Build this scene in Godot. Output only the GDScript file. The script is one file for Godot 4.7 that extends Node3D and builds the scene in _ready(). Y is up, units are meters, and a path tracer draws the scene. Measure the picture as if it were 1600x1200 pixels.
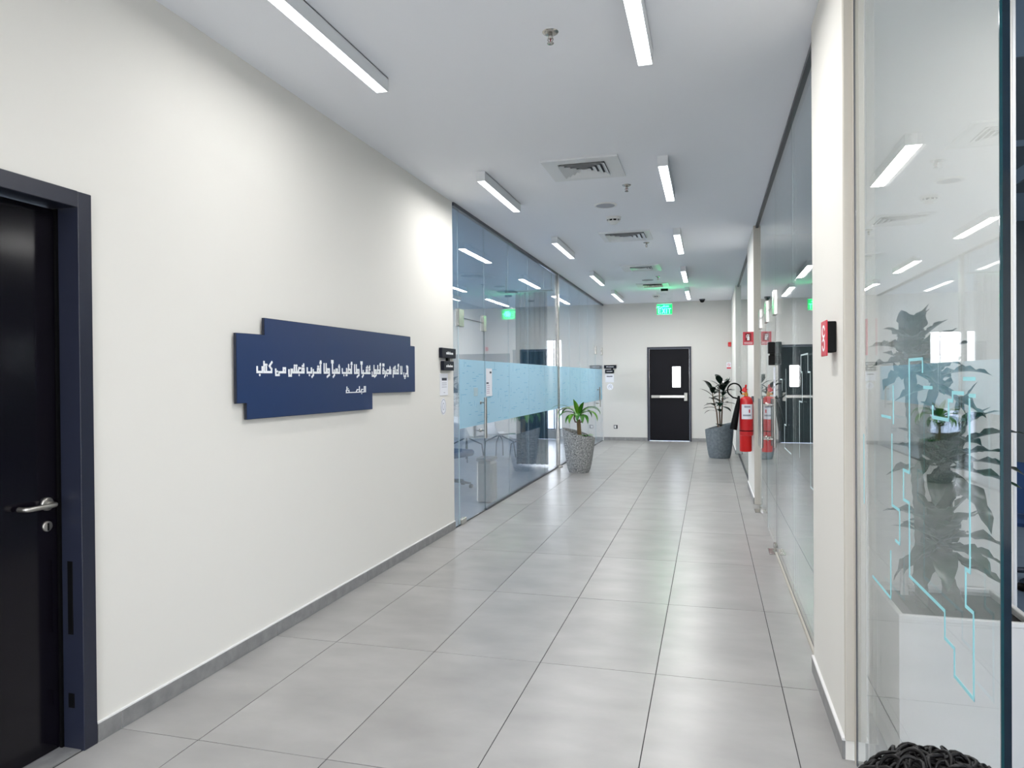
extends Node3D

const H := 3.27          # ceiling height
const XL := -2.469       # left wall face
const XR := 0.55         # right glazing plane
const ZF := -17.18       # far wall face
const ZB := 4.0          # wall behind the camera
const ROW0 := -2.516     # a cross joint of the floor tiles
const ROW := 1.15        # tile length

var M := {}
var used := {}
var rng := RandomNumberGenerator.new()

# ---------------------------------------------------------------- materials
func mat(key: String, c: Color, rough := 0.6, metal := 0.0, spec := 0.5) -> StandardMaterial3D:
	var m := StandardMaterial3D.new()
	m.resource_name = key
	m.albedo_color = c
	m.roughness = rough
	m.metallic = metal
	m.metallic_specular = spec
	M[key] = m
	return m

func noise_tex(freq: float, lo: Color, hi: Color, sd: int, kind := FastNoiseLite.TYPE_SIMPLEX_SMOOTH, oct := 5, sharp := 1.0) -> ImageTexture:
	var n := FastNoiseLite.new()
	n.noise_type = kind
	n.frequency = freq
	n.fractal_octaves = oct
	n.seed = sd
	var src := n.get_seamless_image(512, 512)
	src.convert(Image.FORMAT_L8)
	var d := src.get_data()
	var lut := []
	for i in 256:
		var c := lo.lerp(hi, clampf((i / 255.0 - 0.5) * sharp + 0.5, 0.0, 1.0))
		lut.append([c.r8, c.g8, c.b8])
	var o := PackedByteArray()
	o.resize(d.size() * 3)
	for i in d.size():
		var c: Array = lut[d[i]]
		o[i * 3] = c[0]
		o[i * 3 + 1] = c[1]
		o[i * 3 + 2] = c[2]
	return ImageTexture.create_from_image(Image.create_from_data(512, 512, false, Image.FORMAT_RGB8, o))

func tri(m: StandardMaterial3D, t: Texture2D, s: float, rel := 0.0) -> void:
	m.albedo_texture = t
	m.uv1_triplanar = true
	m.uv1_world_triplanar = true
	m.uv1_scale = Vector3(s, s, s)
	if rel > 0.0:
		m.heightmap_enabled = true
		m.heightmap_texture = t
		m.heightmap_scale = rel

func glass(key: String, c: Color, a: float) -> StandardMaterial3D:
	var m := mat(key, Color(c.r, c.g, c.b, a), 0.0, 0.0, 0.5)
	m.transparency = BaseMaterial3D.TRANSPARENCY_ALPHA
	return m

func glow(key: String, c: Color, e: float) -> StandardMaterial3D:
	var m := mat(key, c, 0.5)
	m.emission_enabled = true
	m.emission = c
	m.emission_energy_multiplier = e
	return m

func materials() -> void:
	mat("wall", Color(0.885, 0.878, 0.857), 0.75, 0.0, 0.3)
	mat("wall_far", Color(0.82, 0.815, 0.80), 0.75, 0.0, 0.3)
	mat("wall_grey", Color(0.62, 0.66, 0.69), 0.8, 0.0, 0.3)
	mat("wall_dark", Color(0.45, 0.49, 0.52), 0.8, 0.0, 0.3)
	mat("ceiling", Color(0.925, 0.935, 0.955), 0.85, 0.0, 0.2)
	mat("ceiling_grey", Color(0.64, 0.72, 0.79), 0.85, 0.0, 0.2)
	for i in 4:
		var k: float = [0.0, 0.014, -0.012, 0.006][i]
		var f := mat("tile_%d" % i, Color(1, 1, 1), 0.31, 0.0, 0.5)
		tri(f, noise_tex(0.005, Color(0.565 + k, 0.56 + k, 0.553 + k), Color(0.645 + k, 0.64 + k, 0.633 + k), 11 + i * 7), 0.8)
		f.uv1_scale = Vector3(0.55, 0.8, 0.9)
		f.uv1_offset = Vector3(0.31 * i, 0.0, 0.47 * i)
	mat("grout", Color(0.22, 0.22, 0.23), 0.9)
	mat("grout_light", Color(0.72, 0.71, 0.70), 0.9)
	var sk := mat("skirting", Color(1, 1, 1), 0.4)
	tri(sk, noise_tex(0.02, Color(0.47, 0.47, 0.475), Color(0.56, 0.56, 0.56), 3), 1.2)
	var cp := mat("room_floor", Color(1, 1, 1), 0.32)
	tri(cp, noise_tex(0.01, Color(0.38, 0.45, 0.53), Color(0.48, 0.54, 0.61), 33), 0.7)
	mat("white_trim", Color(0.9, 0.9, 0.9), 0.5)
	mat("seal", Color(0.75, 0.73, 0.69), 0.6)
	mat("white_metal", Color(0.86, 0.87, 0.88), 0.4)
	mat("grille_grey", Color(0.66, 0.67, 0.70), 0.7)
	mat("throat", Color(0.34, 0.35, 0.38), 0.8)
	mat("white_plastic", Color(0.88, 0.88, 0.87), 0.45)
	glow("lamp", Color(0.97, 0.985, 1.0), 2.5)
	glass("glass", Color(0.30, 0.58, 0.50), 0.045)
	glass("glass_daylight_blue", Color(0.42, 0.63, 0.76), 0.09)  # blue cast of the left room's daylight put into the tint
	glass("clear_glass", Color(0.8, 0.9, 0.9), 0.02)
	mat("glass_edge", Color(0.05, 0.22, 0.24), 0.08, 0.0, 0.8)
	mat("glass_edge_dark", Color(0.05, 0.10, 0.14), 0.06, 0.0, 0.9)
	var jn := mat("joint", Color(0.80, 0.88, 0.90, 0.6), 0.4)
	jn.transparency = BaseMaterial3D.TRANSPARENCY_ALPHA
	var fm := mat("film", Color(0.68, 0.845, 0.93, 0.82), 0.6)
	fm.transparency = BaseMaterial3D.TRANSPARENCY_ALPHA
	mat("film_line", Color(0.47, 0.68, 0.80), 0.6)
	mat("decal", Color(0.58, 0.83, 0.86), 0.5)
	mat("decal_white", Color(0.80, 0.87, 0.88), 0.5)
	mat("steel", Color(0.72, 0.71, 0.69), 0.25, 1.0)
	mat("brushed", Color(0.68, 0.67, 0.65), 0.38, 1.0)
	mat("channel", Color(0.32, 0.33, 0.36), 0.4, 0.6)
	mat("door_black", Color(0.045, 0.035, 0.065), 0.13, 0.0, 0.4)
	mat("door_frame", Color(0.125, 0.14, 0.20), 0.35, 0.0, 0.5)
	mat("far_door", Color(0.06, 0.06, 0.085), 0.3, 0.0, 0.22)
	mat("navy", Color(0.10, 0.20, 0.37), 0.42, 0.0, 0.45)
	mat("navy_side", Color(0.07, 0.10, 0.17), 0.5)
	mat("letter", Color(0.95, 0.96, 0.97), 0.5)
	mat("black", Color(0.02, 0.02, 0.024), 0.5, 0.0, 0.28)
	mat("plate_dark", Color(0.10, 0.115, 0.16), 0.5, 0.0, 0.3)
	mat("paper", Color(0.90, 0.91, 0.94), 0.7)
	mat("ink", Color(0.22, 0.24, 0.30), 0.7)
	mat("ink_light", Color(0.62, 0.63, 0.68), 0.7)
	mat("ink_mauve", Color(0.66, 0.55, 0.68), 0.7)
	mat("red", Color(0.80, 0.09, 0.12), 0.28, 0.0, 0.6)
	mat("red_sign", Color(0.80, 0.22, 0.28), 0.5)
	mat("red_bright", Color(0.84, 0.05, 0.06), 0.35)
	mat("red_dark", Color(0.5, 0.05, 0.06), 0.5)
	mat("brass", Color(0.80, 0.58, 0.28), 0.3, 0.9)
	mat("rubber", Color(0.02, 0.02, 0.022), 0.6, 0.0, 0.3)
	glow("exit_green", Color(0.0, 0.62, 0.36), 0.75)
	glow("exit_white", Color(0.55, 1.0, 0.80), 0.95)
	var p1 := mat("pot_stone", Color(1, 1, 1), 0.75)
	tri(p1, noise_tex(0.032, Color(0.24, 0.25, 0.27), Color(0.86, 0.86, 0.84), 21, FastNoiseLite.TYPE_SIMPLEX_SMOOTH, 5), 2.1, 0.25)
	var p2 := mat("pot_slate", Color(1, 1, 1), 0.6)
	tri(p2, noise_tex(0.02, Color(0.33, 0.37, 0.40), Color(0.52, 0.55, 0.57), 22, FastNoiseLite.TYPE_SIMPLEX_SMOOTH, 5), 1.6, 0.1)
	var so := mat("soil", Color(1, 1, 1), 0.95)
	tri(so, noise_tex(0.06, Color(0.07, 0.07, 0.075), Color(0.27, 0.26, 0.25), 24), 3.0, 0.8)
	mat("planter_white", Color(0.84, 0.835, 0.825), 0.35)
	mat("leaf_palm", Color(0.20, 0.43, 0.10), 0.35, 0.0, 0.5)
	mat("leaf_lime", Color(0.36, 0.58, 0.14), 0.35, 0.0, 0.5)
	mat("leaf_dark", Color(0.055, 0.17, 0.10), 0.3, 0.0, 0.5)
	mat("leaf_deep", Color(0.04, 0.13, 0.09), 0.3, 0.0, 0.5)
	mat("leaf_rubber", Color(0.055, 0.15, 0.115), 0.22, 0.0, 0.6)
	mat("bark", Color(0.50, 0.41, 0.29), 0.85)
	mat("bark_grey", Color(0.36, 0.36, 0.34), 0.85)
	mat("bark_ring", Color(0.24, 0.24, 0.23), 0.9)
	mat("stem_brown", Color(0.42, 0.33, 0.25), 0.8)
	mat("curtain", Color(0.17, 0.23, 0.29), 0.85)
	mat("board_grey", Color(0.36, 0.40, 0.44), 0.4)
	mat("chair_white", Color(0.93, 0.94, 0.95), 0.4)
	mat("chair_blue", Color(0.16, 0.28, 0.46), 0.8)
	mat("chair_leg", Color(0.20, 0.24, 0.30), 0.4, 0.3)
	mat("table_top", Color(0.80, 0.83, 0.86), 0.35)
	mat("hair", Color(0.030, 0.026, 0.030), 0.5, 0.0, 0.4)
	mat("skin", Color(0.62, 0.43, 0.33), 0.55)
	mat("shirt", Color(0.32, 0.36, 0.45), 0.85)
	mat("trousers", Color(0.16, 0.17, 0.20), 0.85)
	mat("shoe", Color(0.80, 0.80, 0.78), 0.6)
	mat("eye_white", Color(0.9, 0.9, 0.9), 0.3)
	mat("pave", Color(0.55, 0.58, 0.62), 0.9)

# ---------------------------------------------------------------- mesh helpers
func sb(smooth := false) -> SurfaceTool:
	var st := SurfaceTool.new()
	st.begin(Mesh.PRIMITIVE_TRIANGLES)
	st.set_smooth_group(0 if smooth else 0xFFFFFFFF)
	return st

# one convex face whose front looks along `out`
func face(st: SurfaceTool, p: Array, out: Vector3) -> void:
	var n: Vector3 = (p[1] - p[0]).cross(p[2] - p[0])
	var flip := n.dot(out) > 0.0     # clockwise seen from the front
	for i in range(1, p.size() - 1):
		st.add_vertex(p[0])
		if flip:
			st.add_vertex(p[i + 1])
			st.add_vertex(p[i])
		else:
			st.add_vertex(p[i])
			st.add_vertex(p[i + 1])

func box(st: SurfaceTool, c: Vector3, s: Vector3, b := 0.0, rot := Basis()) -> void:
	var h := s * 0.5
	var k := minf(b, minf(h.x, minf(h.y, h.z)) * 0.9)
	for ax in 3:
		var u := (ax + 1) % 3
		var v := (ax + 2) % 3
		for sg in [-1.0, 1.0]:
			var q := []
			for e in [[-1, -1], [1, -1], [1, 1], [-1, 1]]:
				var p := Vector3()
				p[ax] = sg * h[ax]
				p[u] = e[0] * (h[u] - k)
				p[v] = e[1] * (h[v] - k)
				q.append(c + rot * p)
			var o := Vector3()
			o[ax] = sg
			face(st, q, rot * o)
	if k <= 0.0:
		return
	for ax in 3:                     # chamfered edges, along axis ax
		var u := (ax + 1) % 3
		var v := (ax + 2) % 3
		for e in [[-1, -1], [1, -1], [1, 1], [-1, 1]]:
			var q := []
			for w in [[-1, 0], [1, 0], [1, 1], [-1, 1]]:
				var p := Vector3()
				p[ax] = w[0] * (h[ax] - k)
				p[u] = e[0] * (h[u] - (k if w[1] == 0 else 0.0))
				p[v] = e[1] * (h[v] - (0.0 if w[1] == 0 else k))
				q.append(c + rot * p)
			var o := Vector3()
			o[u] = e[0]
			o[v] = e[1]
			face(st, q, rot * o)
	for sx in [-1, 1]:
		for sy in [-1, 1]:
			for sz in [-1, 1]:
				var g := Vector3(sx, sy, sz)
				var q := []
				for ax in 3:
					var p := Vector3()
					for j in 3:
						p[j] = g[j] * (h[j] - (0.0 if j == ax else k))
					q.append(c + rot * p)
				face(st, q, rot * g)

func bx(lo: Vector3, hi: Vector3, b := 0.0) -> SurfaceTool:
	var st := sb()
	box(st, (lo + hi) * 0.5, (hi - lo).abs(), b)
	return st

func tube(st: SurfaceTool, pts: Array, rad: Array, sides := 10, caps := true) -> void:
	var rings := []
	var n := pts.size()
	var up := Vector3.UP
	for i in n:
		var d: Vector3 = (pts[mini(i + 1, n - 1)] - pts[maxi(i - 1, 0)]).normalized()
		if i == 0 and absf(d.dot(up)) > 0.9:
			up = Vector3.RIGHT
		var a := (up - d * up.dot(d)).normalized()
		up = a
		var b := d.cross(a)
		var r: float = rad[mini(i, rad.size() - 1)]
		var ring := []
		for k in sides:
			var t := TAU * k / sides
			ring.append(pts[i] + a * cos(t) * r + b * sin(t) * r)
		rings.append(ring)
	for i in n - 1:
		for k in sides:
			var k2 := (k + 1) % sides
			var q := [rings[i][k], rings[i + 1][k], rings[i + 1][k2], rings[i][k2]]
			face(st, q, (q[0] + q[1] + q[2] + q[3]) * 0.25 - (pts[i] + pts[i + 1]) * 0.5)
	if caps:
		for i in [0, n - 1]:
			var dir: Vector3 = (pts[0] - pts[1]) if i == 0 else (pts[n - 1] - pts[n - 2])
			st.set_smooth_group(0xFFFFFFFF)
			face(st, rings[i], dir)
			st.set_smooth_group(0)

# profile of [radius, height]; axis along `ax` from `c`
func lathe(st: SurfaceTool, c: Vector3, prof: Array, sides := 24, rot := Basis()) -> void:
	for i in prof.size() - 1:
		for k in sides:
			var q := []
			for e in [[0, 0], [1, 0], [1, 1], [0, 1]]:
				var r: float = prof[i + e[0]][0]
				var t: float = TAU * ((k + e[1]) % sides) / sides
				q.append(c + rot * Vector3(cos(t) * r, prof[i + e[0]][1], sin(t) * r))
			var dr: float = prof[i + 1][0] - prof[i][0]
			var dy: float = prof[i + 1][1] - prof[i][1]
			var tm: float = TAU * (k + 0.5) / sides
			var o := Vector3(cos(tm) * dy, -dr, sin(tm) * dy)
			if prof[i][0] < 1e-5:
				face(st, [q[0], q[1], q[2]], rot * o)
			elif prof[i + 1][0] < 1e-5:
				face(st, [q[0], q[1], q[3]], rot * o)
			else:
				face(st, q, rot * o)

func arc(a: float, b: float, n: int, r: float, c: Vector2) -> Array:
	var o := []
	for i in n + 1:
		var t := lerpf(a, b, float(i) / n)
		o.append(c + Vector2(cos(t), sin(t)) * r)
	return o

# flat polygon (in u, v) extruded along w between w0 and w1; f maps (u, v, w) to space
func extrude(st: SurfaceTool, poly: PackedVector2Array, w0: float, w1: float, f: Callable) -> void:
	var idx := Geometry2D.triangulate_polygon(poly)
	var dirw: Vector3 = f.call(0.0, 0.0, 1.0) - f.call(0.0, 0.0, 0.0)
	for i in range(0, idx.size(), 3):
		var a := poly[idx[i]]
		var b := poly[idx[i + 1]]
		var c := poly[idx[i + 2]]
		face(st, [f.call(a.x, a.y, w1), f.call(b.x, b.y, w1), f.call(c.x, c.y, w1)], dirw * signf(w1 - w0))
		face(st, [f.call(a.x, a.y, w0), f.call(b.x, b.y, w0), f.call(c.x, c.y, w0)], -dirw * signf(w1 - w0))
	var cw := Geometry2D.is_polygon_clockwise(poly)
	for i in poly.size():
		var a := poly[i]
		var b := poly[(i + 1) % poly.size()]
		var n2 := (b - a).orthogonal() * (1.0 if not cw else -1.0)
		# orthogonal() turns left; outward of a counter-clockwise outline is to the right
		n2 = -n2 if not Geometry2D.is_point_in_polygon((a + b) * 0.5 - n2.normalized() * 1e-4, poly) else n2
		face(st, [f.call(a.x, a.y, w0), f.call(b.x, b.y, w0), f.call(b.x, b.y, w1), f.call(a.x, a.y, w1)], f.call(n2.x, n2.y, 0.0) - f.call(0.0, 0.0, 0.0))

# stroke lettering: segments with square ends in (u, v), raised along w
func strokes(st: SurfaceTool, line: Array, t: float, w0: float, w1: float, f: Callable) -> void:
	for i in line.size() - 1:
		var a: Vector2 = line[i]
		var b: Vector2 = line[i + 1]
		var d := (b - a).normalized() * t * 0.5
		var n := d.orthogonal()
		extrude(st, PackedVector2Array([a - d - n, b + d - n, b + d + n, a - d + n]), w0, w1 + (i % 4) * 0.00007 * signf(w1 - w0), f)

func disc2(c: Vector2, r: float, n := 16) -> PackedVector2Array:
	var o := PackedVector2Array()
	for i in n:
		o.append(c + Vector2(cos(TAU * i / n), sin(TAU * i / n)) * r)
	return o

# ---------------------------------------------------------------- object helpers
func numbered(n: String) -> String:
	if not used.has(n):
		used[n] = 0
		return n
	used[n] += 1
	return "%s_%03d" % [n, used[n]]

func tag(o: Node3D, label: String, cat: String, group := "", kind := "") -> Node3D:
	o.set_meta("label", label)
	o.set_meta("category", cat)
	if group:
		o.set_meta("group", group)
	if kind:
		o.set_meta("kind", kind)
	return o

func thing(n: String, label: String, cat: String, p := Vector3.ZERO, turn := 0.0, group := "", kind := "") -> Node3D:
	var o := Node3D.new()
	o.name = numbered(n)
	add_child(o)
	o.position = p
	o.rotation.y = turn
	tag(o, label, cat, group, kind)
	return o

func put(n: String, st: SurfaceTool, m: String, parent: Node = null) -> MeshInstance3D:
	st.generate_normals()
	var o := MeshInstance3D.new()
	o.mesh = st.commit()
	o.material_override = M[m]
	if parent == null:
		o.name = numbered(n)
		add_child(o)
	else:
		o.name = n
		parent.add_child(o, true)
	return o

func one(n: String, st: SurfaceTool, m: String, label: String, cat: String, group := "", kind := "") -> MeshInstance3D:
	var o := put(n, st, m)
	tag(o, label, cat, group, kind)
	return o

# =================================================================
func _ready() -> void:
	rng.seed = 7
	# ---- camera
	var cam := Camera3D.new()
	cam.name = "camera"
	cam.position = Vector3(0, 1.50115, 0)
	cam.rotation = Vector3(-0.0075204, 0.2698011, -0.0077443)
	cam.fov = 56.5239
	cam.near = 0.02
	cam.far = 200.0
	add_child(cam)
	cam.current = true
	# ---- sky and exposure
	var sky := ProceduralSkyMaterial.new()
	sky.sky_top_color = Color(0.80, 0.85, 0.93)
	sky.sky_horizon_color = Color(0.97, 0.98, 0.99)
	sky.ground_bottom_color = Color(0.62, 0.62, 0.62)
	sky.ground_horizon_color = Color(0.84, 0.84, 0.84)
	sky.energy_multiplier = 9.0
	var s := Sky.new()
	s.sky_material = sky
	var env := Environment.new()
	env.background_mode = Environment.BG_SKY
	env.sky = s
	env.tonemap_mode = Environment.TONE_MAPPER_LINEAR
	env.tonemap_exposure = 1.41
	env.sdfgi_enabled = true
	env.ssao_enabled = true
	env.ssil_enabled = true
	var we := WorldEnvironment.new()
	we.name = "world_environment"
	we.environment = env
	add_child(we)
	materials()
	shell()
	glazing_left()
	glazing_right()
	doors()
	ceiling_things()
	wall_things()
	plants()
	left_room()
	right_room()
	extinguisher_corner()
	person()

const LAMP_ENERGY := 1.9

# ---------------------------------------------------------------- setting
func shell() -> void:
	# corridor floor: grout bed and single tiles
	var fl := thing("floor", "grey concrete-look tiled corridor floor", "floor", Vector3.ZERO, 0.0, "", "structure")
	put("grout_bed", bx(Vector3(XL - 0.12, -0.12, ZF - 0.1), Vector3(XR + 0.03, -0.003, ZB)), "grout", fl)
	var xs := [XL, -2.0705, -1.4705, -0.8705, -0.2705, 0.3295, XR + 0.02]
	var cache := {}
	for c in 6:
		for k in range(-6, 14):
			var z1 := minf(ROW0 - ROW * k, ZB)
			var z0 := maxf(ROW0 - ROW * (k + 1), ZF)
			if z1 - z0 < 0.03:
				continue
			var sz := Vector3(xs[c + 1] - xs[c] - 0.004, 0.02, z1 - z0 - 0.004)
			var key := str(sz.snapped(Vector3.ONE * 0.001))
			if not cache.has(key):
				var st := sb()
				box(st, Vector3(0, -0.01, 0), sz, 0.0005)
				st.generate_normals()
				cache[key] = st.commit()
			var o := MeshInstance3D.new()
			o.mesh = cache[key]
			o.name = "tile"
			o.material_override = M["tile_%d" % rng.randi_range(0, 3)]
			o.position = Vector3((xs[c] + xs[c + 1]) * 0.5, rng.randf_range(-0.0006, 0.0), (z0 + z1) * 0.5)
			fl.add_child(o, true)
	one("ceiling", bx(Vector3(XL - 0.05, H, ZF - 0.1), Vector3(XR + 0.02, H + 0.15, ZB)), "ceiling", "smooth pale grey plaster corridor ceiling", "ceiling", "", "structure")
	# left wall, with the opening of the black door
	var wl := thing("wall_left", "off white painted left corridor wall", "wall", Vector3.ZERO, 0.0, "", "structure")
	put("wall_panel", bx(Vector3(XL - 0.16, -0.02, -6.73), Vector3(XL, H, -2.386)), "wall", wl)
	put("wall_panel", bx(Vector3(XL - 0.16, 2.272, -2.386), Vector3(XL, H, -1.16)), "wall", wl)
	put("wall_panel", bx(Vector3(XL - 0.16, -0.02, -1.16), Vector3(XL, H, ZB)), "wall", wl)
	var wb := thing("wall_back", "off white wall behind the viewpoint with an added wide window", "wall", Vector3.ZERO, 0.0, "", "structure")
	put("wall_panel", bx(Vector3(XL - 0.16, -0.02, ZB), Vector3(-2.3, H, ZB + 0.15)), "wall", wb)
	put("wall_panel", bx(Vector3(0.4, -0.02, ZB), Vector3(5.35, H, ZB + 0.15)), "wall", wb)
	put("wall_panel", bx(Vector3(-2.3, 2.9, ZB), Vector3(0.4, H, ZB + 0.15)), "wall", wb)
	put("wall_panel", bx(Vector3(-2.3, -0.02, ZB), Vector3(0.4, 0.05, ZB + 0.15)), "wall", wb)
	put("unseen_pane", bx(Vector3(-2.3, 0.05, ZB + 0.06), Vector3(0.4, 2.9, ZB + 0.07)), "clear_glass", wb)  # added window, daylight fill for the near ceiling and walls
	# far wall with door and daylight window openings
	var wf := thing("wall_far", "pale far wall closing the corridor", "wall", Vector3.ZERO, 0.0, "", "structure")
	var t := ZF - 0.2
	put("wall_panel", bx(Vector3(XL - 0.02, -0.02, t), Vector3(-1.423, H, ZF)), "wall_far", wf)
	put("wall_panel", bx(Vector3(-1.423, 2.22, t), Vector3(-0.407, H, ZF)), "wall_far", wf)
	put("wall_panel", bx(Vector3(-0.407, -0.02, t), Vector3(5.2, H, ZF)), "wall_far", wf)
	# skirting tiles
	var bl := thing("baseboard_left", "dark grey tile skirting along the left wall", "skirting", Vector3.ZERO, 0.0, "", "structure")
	for k in range(0, 4):
		var a := minf(ROW0 - ROW * k, -2.392) if k > 0 else -2.392
		a = ROW0 - ROW * (k - 1) - 0.002 if k > 0 else -2.392
		var b := ROW0 - ROW * k + 0.002
		if k > 0:
			a = ROW0 - ROW * (k - 1) - 0.002
		put("tile", bx(Vector3(XL - 0.002, 0.0, maxf(b, -6.735)), Vector3(XL + 0.011, 0.078, a), 0.0015), "skirting", bl)
	put("tile", bx(Vector3(XL - 0.002, 0.0, -6.735), Vector3(XL + 0.011, 0.078, ROW0 - ROW * 3 - 0.002), 0.0015), "skirting", bl)
	put("tile", bx(Vector3(XL - 0.002, 0.0, -1.15), Vector3(XL + 0.011, 0.078, ZB - 0.01), 0.0015), "skirting", bl)
	put("grout_line", bx(Vector3(XL - 0.002, 0.0, -6.73), Vector3(XL + 0.008, 0.075, -2.395)), "grout_light", bl)
	put("white_top_edge", bx(Vector3(XL - 0.002, 0.077, -6.733), Vector3(XL + 0.010, 0.084, -2.392)), "white_trim", bl)  # white strip along the skirting top
	var bf := thing("baseboard_far", "dark grey tile skirting along the far wall", "skirting", Vector3.ZERO, 0.0, "", "structure")
	for a in [[XL + 0.01, -1.95], [-1.946, -1.426], [-0.404, 0.12], [0.124, 0.50]]:
		put("tile", bx(Vector3(a[0], 0.0, ZF - 0.002), Vector3(a[1], 0.078, ZF + 0.011), 0.0015), "skirting", bf)
	# right hand wall pieces
	var d := thing("wall_right", "white pillar wall between the near pane and the glass doors", "wall", Vector3.ZERO, 0.0, "", "structure")
	put("wall_panel", bx(Vector3(0.505, -0.02, -3.90), Vector3(0.59, H, -3.03)), "wall", d)
	put("corner_bead", bx(Vector3(0.503, 0.08, -3.035), Vector3(0.56, H, -3.015), 0.003), "seal", d)
	var e := thing("wall_right_middle", "narrow white wall carrying the fire extinguishers", "wall", Vector3.ZERO, 0.0, "", "structure")
	put("wall_panel", bx(Vector3(0.505, -0.02, -10.25), Vector3(0.63, H, -8.86)), "wall", e)
	put("corner_bead", bx(Vector3(0.503, 0.0, -8.865), Vector3(0.56, H, -8.835), 0.003), "seal", e)
	var g := thing("wall_right_far", "white wall end beside the far corner", "wall", Vector3.ZERO, 0.0, "", "structure")
	put("wall_panel", bx(Vector3(0.49, -0.02, ZF), Vector3(0.63, H, -14.5)), "wall", g)
	one("wall_right_unseen", bx(Vector3(XR - 0.02, -0.02, -0.55), Vector3(XR + 0.12, H, ZB)), "wall", "unseen white wall to the right of the viewpoint, keeps lobby light off the left wall", "wall", "", "structure")  # out of view, kept solid to hold lobby light off the left wall
	var br := thing("baseboard_right", "dark grey tile skirting along the right wall pieces", "skirting", Vector3.ZERO, 0.0, "", "structure")
	for a in [[-3.90, -3.03, 0.494], [-10.24, -8.87, 0.494], [ZF + 0.015, -14.51, 0.479]] :
		put("tile", bx(Vector3(a[2], 0.0, a[0]), Vector3(a[2] + 0.013, 0.072, a[1]), 0.0015), "skirting", br)
		put("white_top_edge", bx(Vector3(a[2] - 0.001, 0.072, a[0]), Vector3(a[2] + 0.013, 0.084, a[1]), 0.002), "white_trim", br)  # highlight of the lit skirting top, painted as a white strip
	one("ground", bx(Vector3(-40, -0.4, -70), Vector3(40, -0.15, ZF - 0.3)), "pave", "pale paving outside the far wall", "ground", "", "structure")

# ---------------------------------------------------------------- glass
func pane(parent: Node, x: float, z0: float, z1: float, y0: float, y1: float, th := 0.012, m := "glass") -> void:
	put("pane", bx(Vector3(x - th * 0.5, y0, z0), Vector3(x + th * 0.5, y1, z1)), m, parent)

func joint(parent: Node, x: float, z: float, y0: float, y1: float, w := 0.005) -> void:
	put("joint", bx(Vector3(x - 0.0012, y0, z - w * 0.5), Vector3(x + 0.0012, y1, z + w * 0.5)), "joint", parent)

func film_lines(parent: Node, x: float, z0: float, z1: float) -> void:
	var st := sb()
	var n := int(absf(z1 - z0) * 34.0)
	for i in n:
		var z := rng.randf_range(z1 + 0.05, z0 - 0.05)
		var y := rng.randf_range(1.01, 1.68)
		var w := rng.randf_range(0.03, 0.16)
		if rng.randf() < 0.72:
			var za := maxf(z - w, z1 + 0.01)
			box(st, Vector3(x, y, (z + za) * 0.5), Vector3(0.0008, 0.008, z - za))
		else:
			box(st, Vector3(x, minf(y + w * 0.4, 1.66), z), Vector3(0.0008, w * 0.7, 0.006))
	put("film_pattern", st, "film_line", parent)

func pull(parent: Node, x: float, z: float, y0: float, y1: float, side: float, off := 0.065) -> void:
	# a pair of vertical bars through the glass
	var h := Node3D.new()
	h.name = "handle"
	parent.add_child(h, true)
	for k in [1.0, -1.0]:
		var st := sb(true)
		tube(st, [Vector3(x + k * off * side, y0, z), Vector3(x + k * off * side, y1, z)], [0.0165], 14)
		put("bar", st, "brushed", h)
	for y in [y0 + 0.085, y1 - 0.06]:
		var st := sb(true)
		tube(st, [Vector3(x - off, y, z), Vector3(x + off, y, z)], [0.008], 10)
		lathe(st, Vector3(x, y, z), [[0.0, -0.013], [0.018, -0.013], [0.018, 0.013], [0.0, 0.013]], 14, Basis(Vector3.FORWARD, PI / 2))
		put("standoff", st, "steel", h)

func patch(parent: Node, x: float, y0: float, y1: float, z0: float, z1: float) -> void:
	put("patch_fitting", bx(Vector3(x - 0.02, y0, z0), Vector3(x + 0.02, y1, z1), 0.003), "steel", parent)

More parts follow.
